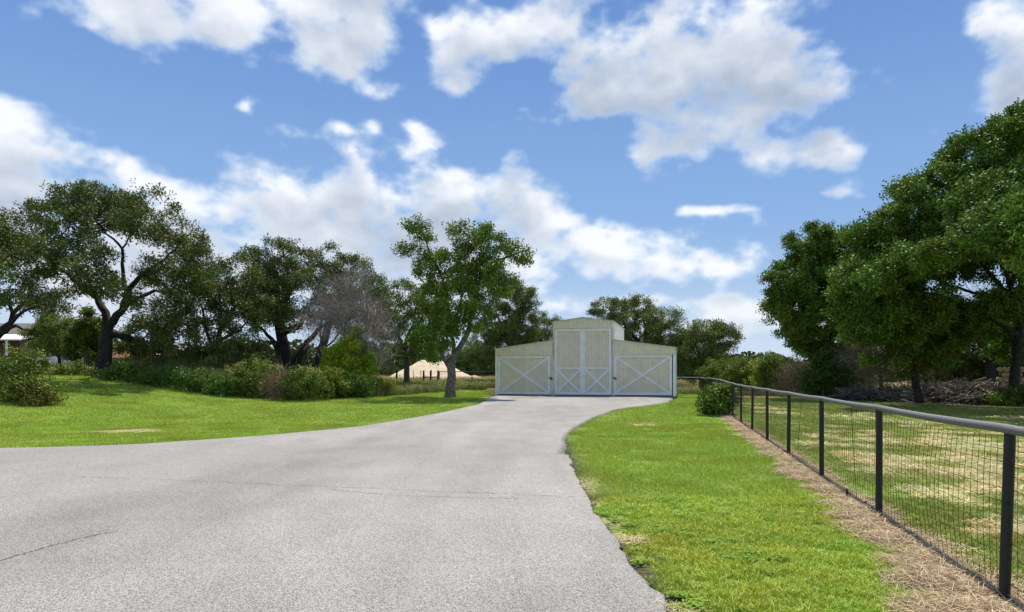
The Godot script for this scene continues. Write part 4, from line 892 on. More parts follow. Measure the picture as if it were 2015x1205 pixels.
# ------------------------------------------------------------------ ground and drive
func ground() -> void:
	var s := Shape.new()
	var xs := []; var ds := []
	var x := -900.0
	while x < 900.0:
		xs.append(x)
		var a := absf(x)
		x += 0.5 if a < 26.0 and x < 26.0 else (1.0 if a < 45.0 else (5.0 if a < 90.0 else 60.0))
		if x > -26.6 and x < -26.0: x = -26.0
	xs.append(900.0)
	var d := -300.0
	while d < 1200.0:
		ds.append(d)
		d += 0.5 if d >= 0.0 and d < 50.0 else (1.0 if d >= -6.0 and d < 75.0 else (6.0 if d > -40.0 and d < 140.0 else 60.0))
		if d > -1.0 and d < 0.0: d = 0.0
	ds.append(1200.0)
	var green := Color(0.15, 0.235, 0.032)
	var soil := Color(0.42, 0.32, 0.2)
	var wild := Color(0.17, 0.15, 0.065)
	var dirt := Color(0.075, 0.06, 0.045)
	for j in ds.size():
		for i in xs.size():
			var px: float = xs[i]; var pd: float = ds[j]
			s.v.append(Vector3(px, land(px, pd), -pd))
			s.n.append(slope_basis(px, pd).y)
			var z := is_turf(px, pd)
			var dry := clampf(dryness(px, pd), 0.0, 1.0)
			var n := fbm.get_noise_2d(px * 12.0, pd * 12.0)
			var c := green.lerp(Color(0.46, 0.38, 0.22), dry * 0.8) * (1.0 + 0.3 * n)
			if z == 0:
				c = dirt.lerp(wild, ss(46, 56, pd))
				if bare_spot(px, pd): c = soil
				elif pd < 34.0 and absf(px - fence_x(pd)) < 1.2: c = Color(0.36, 0.27, 0.16)
			c.a = 1.0
			s.c.append(c)
	var w := xs.size()
	for j in ds.size() - 1:
		for i in w - 1:
			var k := j * w + i
			s.ix.append_array([k, k + w, k + w + 1, k, k + w + 1, k + 1])
	tag(put(s.mesh(), "ground", M.ground, self), "", "", "", "structure")

func drive() -> void:
	var s := Shape.new()
	var rows := []
	var d := -12.0
	while d < 41.4:
		rows.append(d)
		d += 0.16 if d > 2.0 and d < 20.0 else 0.3
	rows.append(41.5)
	var cols := 120
	for dd in rows:
		var l := drive_left(dd)
		var r := drive_right(dd)
		for i in cols + 1:
			var f := float(i) / cols
			f = 1.0 - pow(1.0 - f, 2.0) if l < -20.0 else f
			var x := lerpf(l, r, f)
			# the doors stand at an angle to the rows: the drive ends at their sill
			var dm := minf(dd, 41.4 - (x - 4.31) * 0.249 + 0.02)
			var up := 0.035
			if i == 0 or i == cols: up = -0.03
			s.v.append(on_land(x, dm, up))
			s.n.append(slope_basis(x, dm).y)
			var n := fbm.get_noise_2d(x * 5.0, dm * 5.0)
			var n2 := fbm.get_noise_2d(x * 45.0 + 200.0, dm * 22.0)
			var track := fbm.get_noise_2d((x - 0.12 * dm) * 26.0, dm * 1.6 + 70.0)
			var k := 0.325 * (1.0 + 0.17 * n + 0.16 * n2 + 0.16 * track)
			if i <= 1 or i >= cols - 1: k *= 0.55
			# dark scuffed tar in front of the left door
			var scuff := ss(36.5, 39.0, dm) * ss(0.02, 0.3, fbm.get_noise_2d(x * 22.0 + 90.0, dm * 70.0)) * (1.0 - ss(1.5, 7.0, x) * 0.75)
			k *= 1.0 - 0.62 * scuff
			s.c.append(Color(k * 1.02, k * 0.985, k * 0.95))
	var w := cols + 1
	for j in rows.size() - 1:
		for i in cols:
			var k := j * w + i
			s.ix.append_array([k, k + w, k + w + 1, k, k + w + 1, k + 1])
	var o := put(s.mesh(), "driveway", M.asphalt, self)
	tag(o, "", "", "", "structure")
	rng.seed = 31
	for line in [[[-6.9, 10.7], [-6.35, 10.53], [-4.62, 10.19], [-3.4, 9.86], [-2.21, 9.62], [-1.1, 9.33], [-0.05, 9.1], [0.94, 8.85]], [[-4.75, 5.5], [-4.41, 5.87], [-4.37, 6.1], [-4.3, 6.41], [-4.2, 6.72], [-4.0, 7.0]], [[-2.6, 9.5], [-1.7, 9.05], [-0.7, 8.85], [0.2, 8.75]]]:
		var c := Shape.new()
		var pts := []
		for i in line.size() - 1:
			for j in 14:
				var f := j / 14.0
				pts.append(Vector2(lerpf(line[i][0], line[i + 1][0], f), lerpf(line[i][1], line[i + 1][1], f)) + Vector2(rng.randf_range(-0.02, 0.02), rng.randf_range(-0.025, 0.025)))
		for i in pts.size() - 1:
			var a: Vector2 = pts[i]; var b: Vector2 = pts[i + 1]
			if rng.randf() < 0.07: continue
			var q: Vector2 = (b - a).orthogonal().normalized() * rng.randf_range(0.003, 0.007)
			c.quad(on_land(a.x - q.x, a.y - q.y, 0.039), on_land(a.x + q.x, a.y + q.y, 0.039), on_land(b.x + q.x, b.y + q.y, 0.039), on_land(b.x - q.x, b.y - q.y, 0.039))
		put(c.mesh(), "crack", M.crack, o)
	# crumbled tar along the broken edge
	var lump := Shape.new()
	var pts := []
	for i in 6: pts.append(Vector3(cos(i * 1.05), rng.randf_range(-0.1, 0.1), sin(i * 1.05)) * rng.randf_range(0.7, 1.1))
	for i in 6:
		lump.tri(pts[i], pts[(i + 1) % 6], Vector3(0.1, 0.6, 0))
		lump.tri(pts[(i + 1) % 6], pts[i], Vector3(0, -0.5, 0))
	var xs := []; var cs := []
	for i in 1500:
		var dd := rng.randf_range(3.0, 17.0)
		if fbm.get_noise_1d(dd * 90.0) < 0.0 and rng.randf() < 0.8: continue
		var x := drive_right(dd) + absf(rng.randfn(0.0, 0.05)) - 0.03
		var sc := rng.randf_range(0.006, 0.022)
		xs.append(Transform3D(Basis(Vector3.UP, rng.randf() * TAU).scaled(Vector3(sc, sc * 0.7, sc)), on_land(x, dd, 0.02)))
		cs.append(Color.WHITE)
	tag(scatter(lump.mesh(), "asphalt_crumbs", M.rubble, self, xs, cs), "dark crumbled asphalt bits along the drive's broken right edge", "rubble", "", "stuff")

func clover() -> void:
	rng.seed = 14
	var m := Shape.new()
	for i in 26:
		var a := rng.randf() * TAU
		var p := Vector3(cos(a), 0, sin(a)) * rng.randf_range(0.01, 0.09) + Vector3(0, rng.randf_range(0.02, 0.055), 0)
		var k := rng.randf_range(0.8, 1.25)
		for j in 3:
			var b := a + j * 2.1 + rng.randf()
			var d := Vector3(cos(b), rng.randf_range(-0.25, 0.3), sin(b)) * 0.022
			var q := Vector3(-sin(b), 0, cos(b)) * 0.011
			m.quad(p, p + d * 0.6 + q, p + d, p + d * 0.6 - q, Color(0.15 * k, 0.26 * k, 0.02 * k))
	var xs := []; var cs := []
	for i in 1300:
		var d := rng.randf_range(3.2, 8.5)
		var x := drive_right(d) + 0.05 + absf(rng.randfn(0.0, 0.75))
		if x > fence_x(d) - hay_width(d): continue
		var n := fbm.get_noise_2d(x * 60.0 + 11.0, d * 60.0)
		if n < 0.12 or rng.randf() < 0.75: continue
		xs.append(Transform3D(Basis(Vector3.UP, rng.randf() * TAU).scaled(Vector3.ONE * rng.randf_range(0.5, 1.0)), on_land(x, d)))
		var k := rng.randf_range(0.85, 1.15)
		cs.append(Color(k, k, k))
	tag(scatter(m.mesh(), "clover_patch", M.blade, self, xs, cs), "low broad-leaved clover mixed into the lawn beside the drive", "clover", "", "stuff")

# tall meadow grass beyond the fences and weeds at their feet
func meadow() -> void:
	rng.seed = 41
	var gold := [Color(0.5, 0.42, 0.17), Color(0.42, 0.36, 0.15), Color(0.34, 0.33, 0.1), Color(0.58, 0.5, 0.24)]
	var weed := [Color(0.17, 0.23, 0.05), Color(0.25, 0.29, 0.08), Color(0.36, 0.36, 0.14), Color(0.12, 0.18, 0.04), Color(0.46, 0.42, 0.22)]
	var a := blades(170, 0.6, 0.75, 0.016, gold, 0.5, 2)
	var b := blades(190, 0.5, 0.6, 0.016, weed, 0.8, 2)
	var xs := []; var cs := []; var ys := []; var ds := []
	for i in 5200:
		var d := rng.randf_range(52.5, 100.0)
		var x := rng.randf_range(-0.78, 0.5) * d
		if d < 62.0 - x * 0.41 and x < 14.5 and d < 63.0: continue
		var k := rng.randf_range(0.8, 1.2)
		xs.append(Transform3D(slope_basis(x, d) * Basis(Vector3.UP, rng.randf() * TAU).scaled(Vector3.ONE * rng.randf_range(0.7, 1.2)), on_land(x, d, -0.02)))
		cs.append(Color(k, k, k))
	for i in 4200:   # weedy verge: behind the lawn and along the wire fence
		var x := rng.randf_range(-40.0, 14.0)
		var d := rng.randf_range(34.0, 64.0)
		if is_turf(x, d) != 0 or on_drive(x, d) or (x > -2.0 and x < 10.5 and d < 53.0): continue
		if x > -9.0 and d > 63.0 - x * 0.41: continue
		var k := rng.randf_range(0.75, 1.2)
		ys.append(Transform3D(slope_basis(x, d) * Basis(Vector3.UP, rng.randf() * TAU).scaled(Vector3.ONE * rng.randf_range(0.45, 1.1)), on_land(x, d, -0.02)))
		ds.append(Color(k, k, k))
	for i in 900:   # rank stems standing up among the shrubs at the lawn's edge
		var x := rng.randf_range(-24.0, -6.0)
		var d := rng.randf_range(34.0, 41.0)
		if is_turf(x, d) != 0 or is_turf(x, d - 3.2) == 0: continue
		var k := rng.randf_range(0.75, 1.25)
		var sc := rng.randf_range(0.5, 1.0)
		ys.append(Transform3D(slope_basis(x, d) * Basis(Vector3.UP, rng.randf() * TAU).scaled(Vector3(sc, rng.randf_range(1.0, 2.3), sc)), on_land(x, d, -0.02)))
		ds.append(Color(k * 1.05, k, k))
	for i in 700:   # scrubby verge behind the paddock
		var x := rng.randf_range(12.0, 34.0)
		var d := rng.randf_range(33.0, 62.0)
		if is_turf(x, d) != 0 or x < fence_x(d) + 1.0: continue
		ys.append(Transform3D(slope_basis(x, d) * Basis(Vector3.UP, rng.randf() * TAU).scaled(Vector3.ONE * rng.randf_range(0.3, 0.7)), on_land(x, d, -0.02)))
		ds.append(Color(0.8, 0.75, 0.75))
	tag(scatter(a, "meadow_grass", M.straw, self, xs, cs), "tall golden meadow grass in the field beyond the fences", "grass", "", "stuff")
	tag(scatter(b, "tall_weeds", M.straw, self, ys, ds), "tall green and tan weeds along the lawn's far edge", "weeds", "", "stuff")

func far_wood() -> void:
	rng.seed = 51
	var m := Shape.new()
	for i in 420:
		var p := in_ball()
		p = p / maxf(p.length(), 0.01) * pow(p.length(), 0.5)
		p = Vector3(p.x * 3.4, 3.0 + p.y * 2.6, p.z * 3.4)
		var u := in_ball().normalized() * 0.42
		var w := u.cross(in_ball()).normalized() * 0.3
		var k := rng.randf_range(0.7, 1.3)
		m.quad(p - u, p + w, p + u, p - w, Color(0.055 * k, 0.082 * k, 0.03 * k))
	var xs := []; var cs := []
	for i in 620:
		var d := rng.randf_range(105.0, 330.0)
		var x := rng.randf_range(-0.95, 0.95) * d
		var sc := rng.randf_range(0.55, 1.1) * (1.0 + 0.25 * ss(150, 330, d))
		xs.append(Transform3D(Basis(Vector3.UP, rng.randf() * TAU).scaled(Vector3(sc * 1.2, sc, sc * 1.2)), on_land(x, d, -0.4)))
		var k := rng.randf_range(0.8, 1.2)
		cs.append(Color(k, k, k * 1.05))
	tag(scatter(m.mesh(), "distant_woodland", M.leaf, self, xs, cs), "low band of distant dark green woodland on the horizon", "woodland", "", "stuff")

# ------------------------------------------------------------------ barn
# ribbed metal sheet between x0 and x1 in the plane z, top running from yl to yr
func ribbed(x0: float, x1: float, y0: float, yl: float, yr: float, z: float, pitch := 0.23, deep := 0.02) -> ArrayMesh:
	var s := Shape.new()
	var xs := [x0]; var zs := [z]
	var n := maxi(1, int(round((x1 - x0) / pitch)))
	var p := (x1 - x0) / n
	for i in n:
		var c := x0 + p * (i + 0.5)
		xs.append_array([c - 0.03, c - 0.015, c + 0.015, c + 0.03])
		zs.append_array([z, z + deep, z + deep, z])
	xs.append(x1); zs.append(z)
	for i in xs.size() - 1:
		var ta := lerpf(yl, yr, (xs[i] - x0) / (x1 - x0))
		var tb := lerpf(yl, yr, (xs[i + 1] - x0) / (x1 - x0))
		s.quad(Vector3(xs[i], y0, zs[i]), Vector3(xs[i], ta, zs[i]), Vector3(xs[i + 1], tb, zs[i + 1]), Vector3(xs[i + 1], y0, zs[i + 1]))
		s.quad(Vector3(xs[i], y0, z - 0.012), Vector3(xs[i + 1], y0, z - 0.012), Vector3(xs[i + 1], tb, z - 0.012), Vector3(xs[i], ta, z - 0.012))
	s.quad(Vector3(x0, y0, z - 0.012), Vector3(x0, y0, z), Vector3(x1, y0, z), Vector3(x1, y0, z - 0.012))
	s.quad(Vector3(x0, yl, z), Vector3(x0, yl, z - 0.012), Vector3(x1, yr, z - 0.012), Vector3(x1, yr, z))
	return s.mesh()

func board(parent: Node, called: String, m: Material, a: Vector3, b: Vector3, w: float, t: float) -> void:
	var s := Shape.new()
	s.bar(a, b, w, t, Vector3(0, 0, 1))
	put(s.mesh(), called, m, parent)

func slab(parent: Node, called: String, m: Material, a: Vector3, b: Vector3, c: Vector3, d: Vector3, t: float) -> void:
	var s := Shape.new()
	var n := (c - a).cross(b - a).normalized() * t
	s.quad(a, b, c, d); s.quad(d - n, c - n, b - n, a - n)
	for e in [[a, b], [b, c], [c, d], [d, a]]: s.quad(e[0], e[0] - n, e[1] - n, e[1])
	put(s.mesh(), called, m, parent)

func barn_door(b: Node3D, x0: float, x1: float, y0: float, y1: float, z: float, mid: float, sheets: int, label: String) -> void:
	var d := Node3D.new()
	d.name = "door"
	b.add_child(d, true)
	d.position = Vector3((x0 + x1) * 0.5, y0, z)
	if label: d.set_meta("label", label)
	var hw := (x1 - x0) * 0.5
	var h := y1 - y0
	for i in sheets:
		var a := lerpf(-hw, hw, float(i) / sheets) + 0.002
		var e := lerpf(-hw, hw, float(i + 1) / sheets) - 0.002
		put(ribbed(a, e, 0.0, h, h, 0.0), "panel", M.cream if i % 2 == 0 else M.cream_b, d)
	var zt := 0.044
	var w := 0.145
	board(d, "frame_board", M.trim, Vector3(-hw + w * 0.5, 0, zt), Vector3(-hw + w * 0.5, h, zt), w, 0.04)
	board(d, "frame_board", M.trim, Vector3(hw - w * 0.5, 0, zt), Vector3(hw - w * 0.5, h, zt), w, 0.04)
	board(d, "frame_board", M.trim, Vector3(-hw + w, h - w * 0.5, zt - 0.002), Vector3(hw - w, h - w * 0.5, zt - 0.002), w, 0.04)
	board(d, "frame_board", M.trim, Vector3(-hw + w, w * 0.5, zt - 0.002), Vector3(hw - w, w * 0.5, zt - 0.002), w, 0.04)
	var top := h - w
	if mid > 0.0:
		board(d, "frame_board", M.trim, Vector3(-hw + w, mid, zt - 0.002), Vector3(hw - w, mid, zt - 0.002), w * 0.85, 0.04)
		top = mid - w * 0.42
	var p := [Vector3(-hw + w, w, zt - 0.006), Vector3(hw - w, top, zt - 0.006), Vector3(-hw + w, top, zt - 0.009), Vector3(hw - w, w, zt - 0.009)]
	board(d, "brace", M.trim, p[0], p[1], 0.115, 0.034)
	board(d, "brace", M.trim, p[2], p[3], 0.115, 0.034)

func barn() -> void:
	var b := thing("barn", "cream metal barn with raised centre bay and white cross-braced doors at the drive's end", "barn", Vector3(4.31, 0.30, -41.4), deg_to_rad(-14.0))
	var deep := -8.0
	var s := Shape.new()
	s.box(Vector3(0, -0.2, deep * 0.5 + 0.02), Vector3(11.05, 0.4, 8.06))
	put(s.mesh(), "floor_slab", M.concrete, b)
	# headers over the doors
	for i in 4:
		var a := -5.49 + 0.915 * i
		put(ribbed(a + 0.002, a + 0.913, 2.45, lerpf(2.86, 3.36, i / 4.0), lerpf(2.86, 3.36, (i + 1) / 4.0), 0.15), "siding_panel", M.cream, b)
		a = 1.83 + 0.915 * i
		put(ribbed(a + 0.002, a + 0.913, 2.45, lerpf(3.36, 2.86, i / 4.0), lerpf(3.36, 2.86, (i + 1) / 4.0), 0.15), "siding_panel", M.cream, b)
		a = -1.83 + 0.915 * i
		put(ribbed(a + 0.002, a + 0.913, 4.08, 4.48 + 0.25 * (1.0 - absf(i / 2.0 - 1.0)), 4.48 + 0.25 * (1.0 - absf((i + 1) / 2.0 - 1.0)), 0.152), "siding_panel", M.cream_b, b)
	# header soffits close the gap back to the wall
	for e in [[-5.49, -1.835, 2.452], [1.835, 5.49, 2.452], [-1.83, 1.83, 4.082]]:
		s = Shape.new()
		s.box(Vector3((e[0] + e[1]) * 0.5, e[2] + 0.012, 0.08), Vector3(e[1] - e[0], 0.02, 0.12))
		put(s.mesh(), "header_soffit", M.cream, b)
	# jambs and corner boards
	for x in [[-2.0, -1.84], [1.74, 1.9], [-1.836, -1.74]]:
		put(ribbed(x[0], x[1], 0.0, 4.08 if absf(x[0]) < 1.9 and absf(x[1]) < 1.95 else 2.45, 4.08 if absf(x[0]) < 1.9 and absf(x[1]) < 1.95 else 2.45, 0.02, 0.3, 0.012), "jamb", M.cream_b, b)
	for x in [-5.42, 5.41]:
		board(b, "corner_board", M.trim, Vector3(x, 0, 0.05), Vector3(x, 2.45, 0.05), 0.15, 0.1)
	for x in [-1.80, 1.80]:
		board(b, "corner_board", M.cream_b, Vector3(x, 3.3, 0.1), Vector3(x, 4.08, 0.1), 0.06, 0.09)
	barn_door(b, -5.33, -2.0, 0.05, 2.44, 0.03, 0.0, 4, "wide left sliding door with one large white cross brace")
	barn_door(b, -1.735, -0.003, 0.05, 4.07, 0.03, 1.6, 2, "left leaf of the tall centre doors")
	barn_door(b, 0.003, 1.735, 0.05, 4.07, 0.03, 1.6, 2, "right leaf of the tall centre doors")
	barn_door(b, 1.9, 5.28, 0.05, 2.44, 0.03, 0.0, 4, "wide right sliding door with one large white cross brace")
	# walls
	for side in [-1.0, 1.0]:
		var w := put(ribbed(0.0, 8.0, 0.0, 2.86, 2.86, 0.0), "side_wall", M.white_metal, b)
		w.transform = Transform3D(Basis(Vector3.UP, PI / 2 * side), Vector3(5.485 * side, 0, 0.0 if side > 0 else deep))
		w = put(ribbed(0.0, 8.0, 3.2, 4.46, 4.46, 0.0), "upper_wall", M.white_metal, b)
		w.transform = Transform3D(Basis(Vector3.UP, PI / 2 * side), Vector3(1.828 * side, 0, 0.1 if side > 0 else deep + 0.1))
	s = Shape.new()
	var back := [Vector3(-5.49, 0, deep), Vector3(5.49, 0, deep), Vector3(5.49, 2.86, deep), Vector3(1.83, 3.36, deep), Vector3(1.83, 4.48, deep), Vector3(0, 4.73, deep), Vector3(-1.83, 4.48, deep), Vector3(-1.83, 3.36, deep), Vector3(-5.49, 2.86, deep)]
	for i in range(1, 8): s.tri(back[0] if i < 4 else back[8], back[i], back[i + 1])
	s.tri(back[0], back[4], back[8])
	put(s.mesh(), "back_wall", M.cream, b)
	# roofs
	slab(b, "roof", M.roof_metal, Vector3(-5.57, 2.885, 0.24), Vector3(-5.57, 2.885, deep - 0.1), Vector3(-1.835, 3.395, deep - 0.1), Vector3(-1.835, 3.395, 0.24), 0.035)
	slab(b, "roof", M.roof_metal, Vector3(1.835, 3.395, 0.24), Vector3(1.835, 3.395, deep - 0.1), Vector3(5.57, 2.885, deep - 0.1), Vector3(5.57, 2.885, 0.24), 0.035)
	slab(b, "roof", M.roof_metal, Vector3(-1.9, 4.505, 0.24), Vector3(-1.9, 4.505, deep - 0.1), Vector3(0, 4.765, deep - 0.1), Vector3(0, 4.765, 0.24), 0.035)
	slab(b, "roof", M.roof_metal, Vector3(0, 4.765, 0.24), Vector3(0, 4.765, deep - 0.1), Vector3(1.9, 4.505, deep - 0.1), Vector3(1.9, 4.505, 0.24), 0.035)
	# black latches
	for x in [-1.98, 1.93]:
		s = Shape.new()
		s.box(Vector3(x, 1.06, 0.11), Vector3(0.2, 0.05, 0.03))
		s.tube([Vector3(x - 0.05, 1.0, 0.13), Vector3(x - 0.05, 1.1, 0.15), Vector3(x + 0.04, 1.12, 0.14)], 0.014, 0.014, 6)
		s.box(Vector3(x + 0.07, 1.0, 0.11), Vector3(0.06, 0.09, 0.03))
		put(s.mesh(), "latch", M.iron, b)

# ------------------------------------------------------------------ house, car and shed far left
func house() -> void:
	var gy := 2.05
	var o := thing("house", "tan house with dark shingle roof and white metal porch roof beyond the left trees", "house", Vector3(-49, gy, -64))
	var s := Shape.new()
	s.box(Vector3(-1.0, 1.25, 0), Vector3(13.0, 2.7, 8.0))
	put(s.mesh(), "wall", M.brick, o)
	s = Shape.new()
	s.box(Vector3(6.55, 1.2, 1.0), Vector3(2.0, 2.6, 5.9))
	put(s.mesh(), "wall", M.stucco, o)
	slab(o, "roof", M.shingle, Vector3(-8, 2.6, 4.4), Vector3(-8, 4.3, 0), Vector3(6.2, 4.3, 0), Vector3(6.2, 2.6, 4.4), 0.12)
	slab(o, "roof", M.shingle, Vector3(-8, 4.3, 0), Vector3(-8, 2.6, -4.4), Vector3(6.2, 2.6, -4.4), Vector3(6.2, 4.3, 0), 0.12)
	slab(o, "porch_roof", M.white_metal, Vector3(-8, 2.45, 7.2), Vector3(-8, 3.0, 4.5), Vector3(7.9, 3.0, 4.5), Vector3(7.9, 2.45, 7.2), 0.1)
	for x in [-7.0, -2.6, 1.8, 6.6]:
		s = Shape.new()
		s.bar(Vector3(x, 0, 6.9), Vector3(x, 2.42, 6.9), 0.14, 0.14, Vector3(0, 0, 1))
		put(s.mesh(), "porch_post", M.trim, o)
	for x in [-5.5, -1.5, 3.2]:
		var w := Node3D.new()
		w.name = "window"
		o.add_child(w, true)
		w.position = Vector3(x, 1.3, 4.02)
		s = Shape.new()
		s.box(Vector3(0, 0, 0.0), Vector3(1.3, 1.2, 0.05))
		put(s.mesh(), "frame", M.trim, w)
		for k in [-0.3, 0.3]:
			s = Shape.new()
			s.box(Vector3(k, 0, 0.03), Vector3(0.52, 1.04, 0.02))
			put(s.mesh(), "pane", M.glass, w)
	# parked car
	var at := on_land(-37.2, 57.0, 0.0)
	var c := thing("parked_car", "white parked car half hidden behind the pale feathery tree", "car", at, 0.12)
	var prof := [[-2.1, 0.35], [-2.15, 0.75], [-1.9, 0.95], [-1.2, 1.0], [-0.55, 1.42], [0.75, 1.45], [1.55, 1.0], [2.05, 0.9], [2.12, 0.55], [2.05, 0.32]]
	s = Shape.new()
	for i in prof.size():
		var a: Array = prof[i]; var e: Array = prof[(i + 1) % prof.size()]
		var za := 0.85 if a[1] < 1.1 else 0.66
		var ze := 0.85 if e[1] < 1.1 else 0.66
		s.quad(Vector3(a[0], a[1], za), Vector3(a[0], a[1], -za), Vector3(e[0], e[1], -ze), Vector3(e[0], e[1], ze))
		for q in [1.0, -1.0]: s.tri(Vector3(0, 0.7, 0.87 * q), Vector3(a[0], a[1], za * q), Vector3(e[0], e[1], ze * q))
	put(s.mesh(), "body", M.car_paint, c)
	for q in [1.0, -1.0]:
		for wx in [[-1.05, -0.5, 0.08], [0.16, 0.72, 1.36]]:
			s = Shape.new()
			s.quad(Vector3(wx[0], 1.03, 0.86 * q), Vector3(wx[1], 1.36, 0.71 * q), Vector3(wx[2], 1.36 if wx[0] < 0 else 1.04, (0.71 if wx[0] < 0 else 0.86) * q), Vector3(wx[2] if wx[0] < 0 else 0.16, 1.03, 0.86 * q))
			put(s.mesh(), "window", M.glass, c)
		for x in [-1.35, 1.35]:
			var w := Node3D.new()
			w.name = "wheel"
			c.add_child(w, true)
			w.position = Vector3(x, 0.32, 0.78 * q)
			s = Shape.new()
			s.tube([Vector3(0, 0, -0.1), Vector3(0, 0, 0.1)], 0.32, 0.32, 16)
			put(s.mesh(), "tyre", M.rubber, w)
			s = Shape.new()
			s.tube([Vector3(0, 0, -0.112), Vector3(0, 0, 0.112)], 0.2, 0.2, 12)
			put(s.mesh(), "rim", M.chrome, w)
		s = Shape.new()
		s.box(Vector3(2.08, 0.72, 0.6 * q), Vector3(0.08, 0.14, 0.3))
		put(s.mesh(), "headlight", M.chrome, c)
	# shed
	var d := thing("shed", "low pale shed with rusty metal roof behind the forked oak trunk", "shed", on_land(-35.8, 62.0, 0.0))
	s = Shape.new()
	s.box(Vector3(0, 0.5, -1.2), Vector3(3.4, 1.1, 2.4))
	put(s.mesh(), "wall", M.pale_wall, d)
	slab(d, "roof", M.rust, Vector3(-1.9, 1.0, 0.3), Vector3(-1.9, 1.85, -1.6), Vector3(1.9, 1.85, -1.6), Vector3(1.9, 1.0, 0.3), 0.06)
	slab(d, "roof", M.rust, Vector3(-1.9, 1.85, -1.6), Vector3(-1.9, 1.2, -2.7), Vector3(1.9, 1.2, -2.7), Vector3(1.9, 1.85, -1.6), 0.06)

# ------------------------------------------------------------------ fences
func pipe_fence() -> void:
	rng.seed = 61
	var pts := []
	for i in range(-4, 17):
		var d := 4.95 + 2.92 * i
		pts.append(on_land(fence_x(d), d))
	var n_side := pts.size()
	for i in range(1, 8):
		var f := i / 7.0
		var x := lerpf(14.24, -6.4, f); var d := lerpf(51.67, 60.2, f)
		pts.append(on_land(x, d))
	var o := thing("pipe_fence", "dark pipe fence with grey top rail and square wire mesh beside the lawn", "fence", pts[0])
	var post := Shape.new()
	post.tube([Vector3(0, -0.15, 0), Vector3(0, 0.6, 0), Vector3(0, 1.23, 0)], 0.037, 0.037, 14)
	var post_mesh := post.mesh()
	for i in pts.size():
		var lean := Vector3(rng.randf_range(-0.012, 0.012), 0, rng.randf_range(-0.01, 0.01))
		if i == 4: lean = Vector3(0.035, 0, 0)
		var up := Vector3(lean.x, 1, lean.z).normalized()
		var bx := up.cross(Vector3.FORWARD).normalized() * -1.0
		put(post_mesh, "post", M.post, o, Transform3D(Basis(bx, up, bx.cross(up)), pts[i] - pts[0]))
	for i in pts.size() - 1:
		var a: Vector3 = pts[i] - pts[0]; var b: Vector3 = pts[i + 1] - pts[0]
		var s := Shape.new()
		var run := []
		for j in 5:
			run.append(a.lerp(b, j / 4.0) + Vector3(0, 1.25 - 0.012 * sin(PI * j / 4.0), 0))
		s.tube(run, 0.034, 0.034, 14, false)
		put(s.mesh(), "rail", M.rail, o)
		# wire mesh of this bay
		s = Shape.new()
		var out := (b - a).normalized().cross(Vector3.UP).normalized() * 0.047
		if i >= n_side - 1: out = -out
		var bulge := rng.randf_range(-0.05, 0.05)
		var sag := rng.randf_range(0.0, 0.03)
		var len := a.distance_to(b)
		var nv := int(len / 0.1016)
		var thick := 0.0023
		var p := func(u: float, h: float) -> Vector3:
			var k := sin(PI * u) * sin(PI * clampf(h / 1.2, 0, 1))
			var low := 1.0 - h / 1.2
			return a.lerp(b, u) + out + out.normalized() * (bulge * k + 0.05 * bulge * sin(u * 23.0) * low) + Vector3(0, h - sag * sin(PI * u) * h / 1.2 + 0.01 * sin(u * 17.0 + h * 3.0) * low, 0)
		for v in range(1, nv):
			var u := (v + rng.randf_range(-0.06, 0.06)) / nv
			var skew := rng.randf_range(-0.004, 0.004)
			s.tube([p.call(u, 0.02), p.call(u + skew, 0.45), p.call(u + skew * 0.6, 0.85), p.call(u, 1.19)], thick, thick, 3, false)
		for hh in 13:
			var y := 0.02 + 0.0975 * hh
			var line := []
			for j in 9: line.append(p.call(j / 8.0, y))
			s.tube(line, thick, thick, 3, false)
		put(s.mesh(), "wire_mesh", M.wire, o)
		# ties on the posts
		if i < 9 and i > 2:
			for h in [0.12, 0.41, 0.71, 1.0]:
				s = Shape.new()
				s.tube([a + Vector3(-0.02, h, 0.045), a + out * 1.05 + Vector3(0, h, 0.02), a + Vector3(-0.02, h + 0.01, -0.045)], 0.002, 0.002, 3, false)
				put(s.mesh(), "wire_tie", M.wire, o)
	# loose stay wires hooked on the rail
	for q in [[9.05, 0.18], [12.4, -0.1]]:
		var s := Shape.new()
		var top: Vector3 = on_land(fence_x(q[0]), q[0], 1.23) - pts[0]
		s.tube([top, top + Vector3(-0.01, -0.4, q[1] * 0.3), top + Vector3(-0.03, -0.85, q[1] * 0.8), top + Vector3(-0.02, -1.2, q[1])], 0.0045, 0.0045, 4, false)
		put(s.mesh(), "stay_wire", M.wire, o)
	for q in [[9.0, 0.12, 0.02], [8.45, 0.05, 0.12]]:
		var st := Shape.new()
		var base := on_land(fence_x(q[0]) - 0.08, q[0], 0.0)
		st.tube([Vector3(0, -0.03, 0), Vector3(q[2] * 0.5, q[1] * 0.6, 0), Vector3(q[2], q[1], -0.03)], 0.016, 0.011, 7)
		tag(put(st.mesh(), "stake", M.old_wood, self, Transform3D(Basis(), base)), "short black stake stub standing in the straw under the fence mesh" if q[2] < 0.1 else "short broken stick tilted in the straw under the fence mesh", "stake")

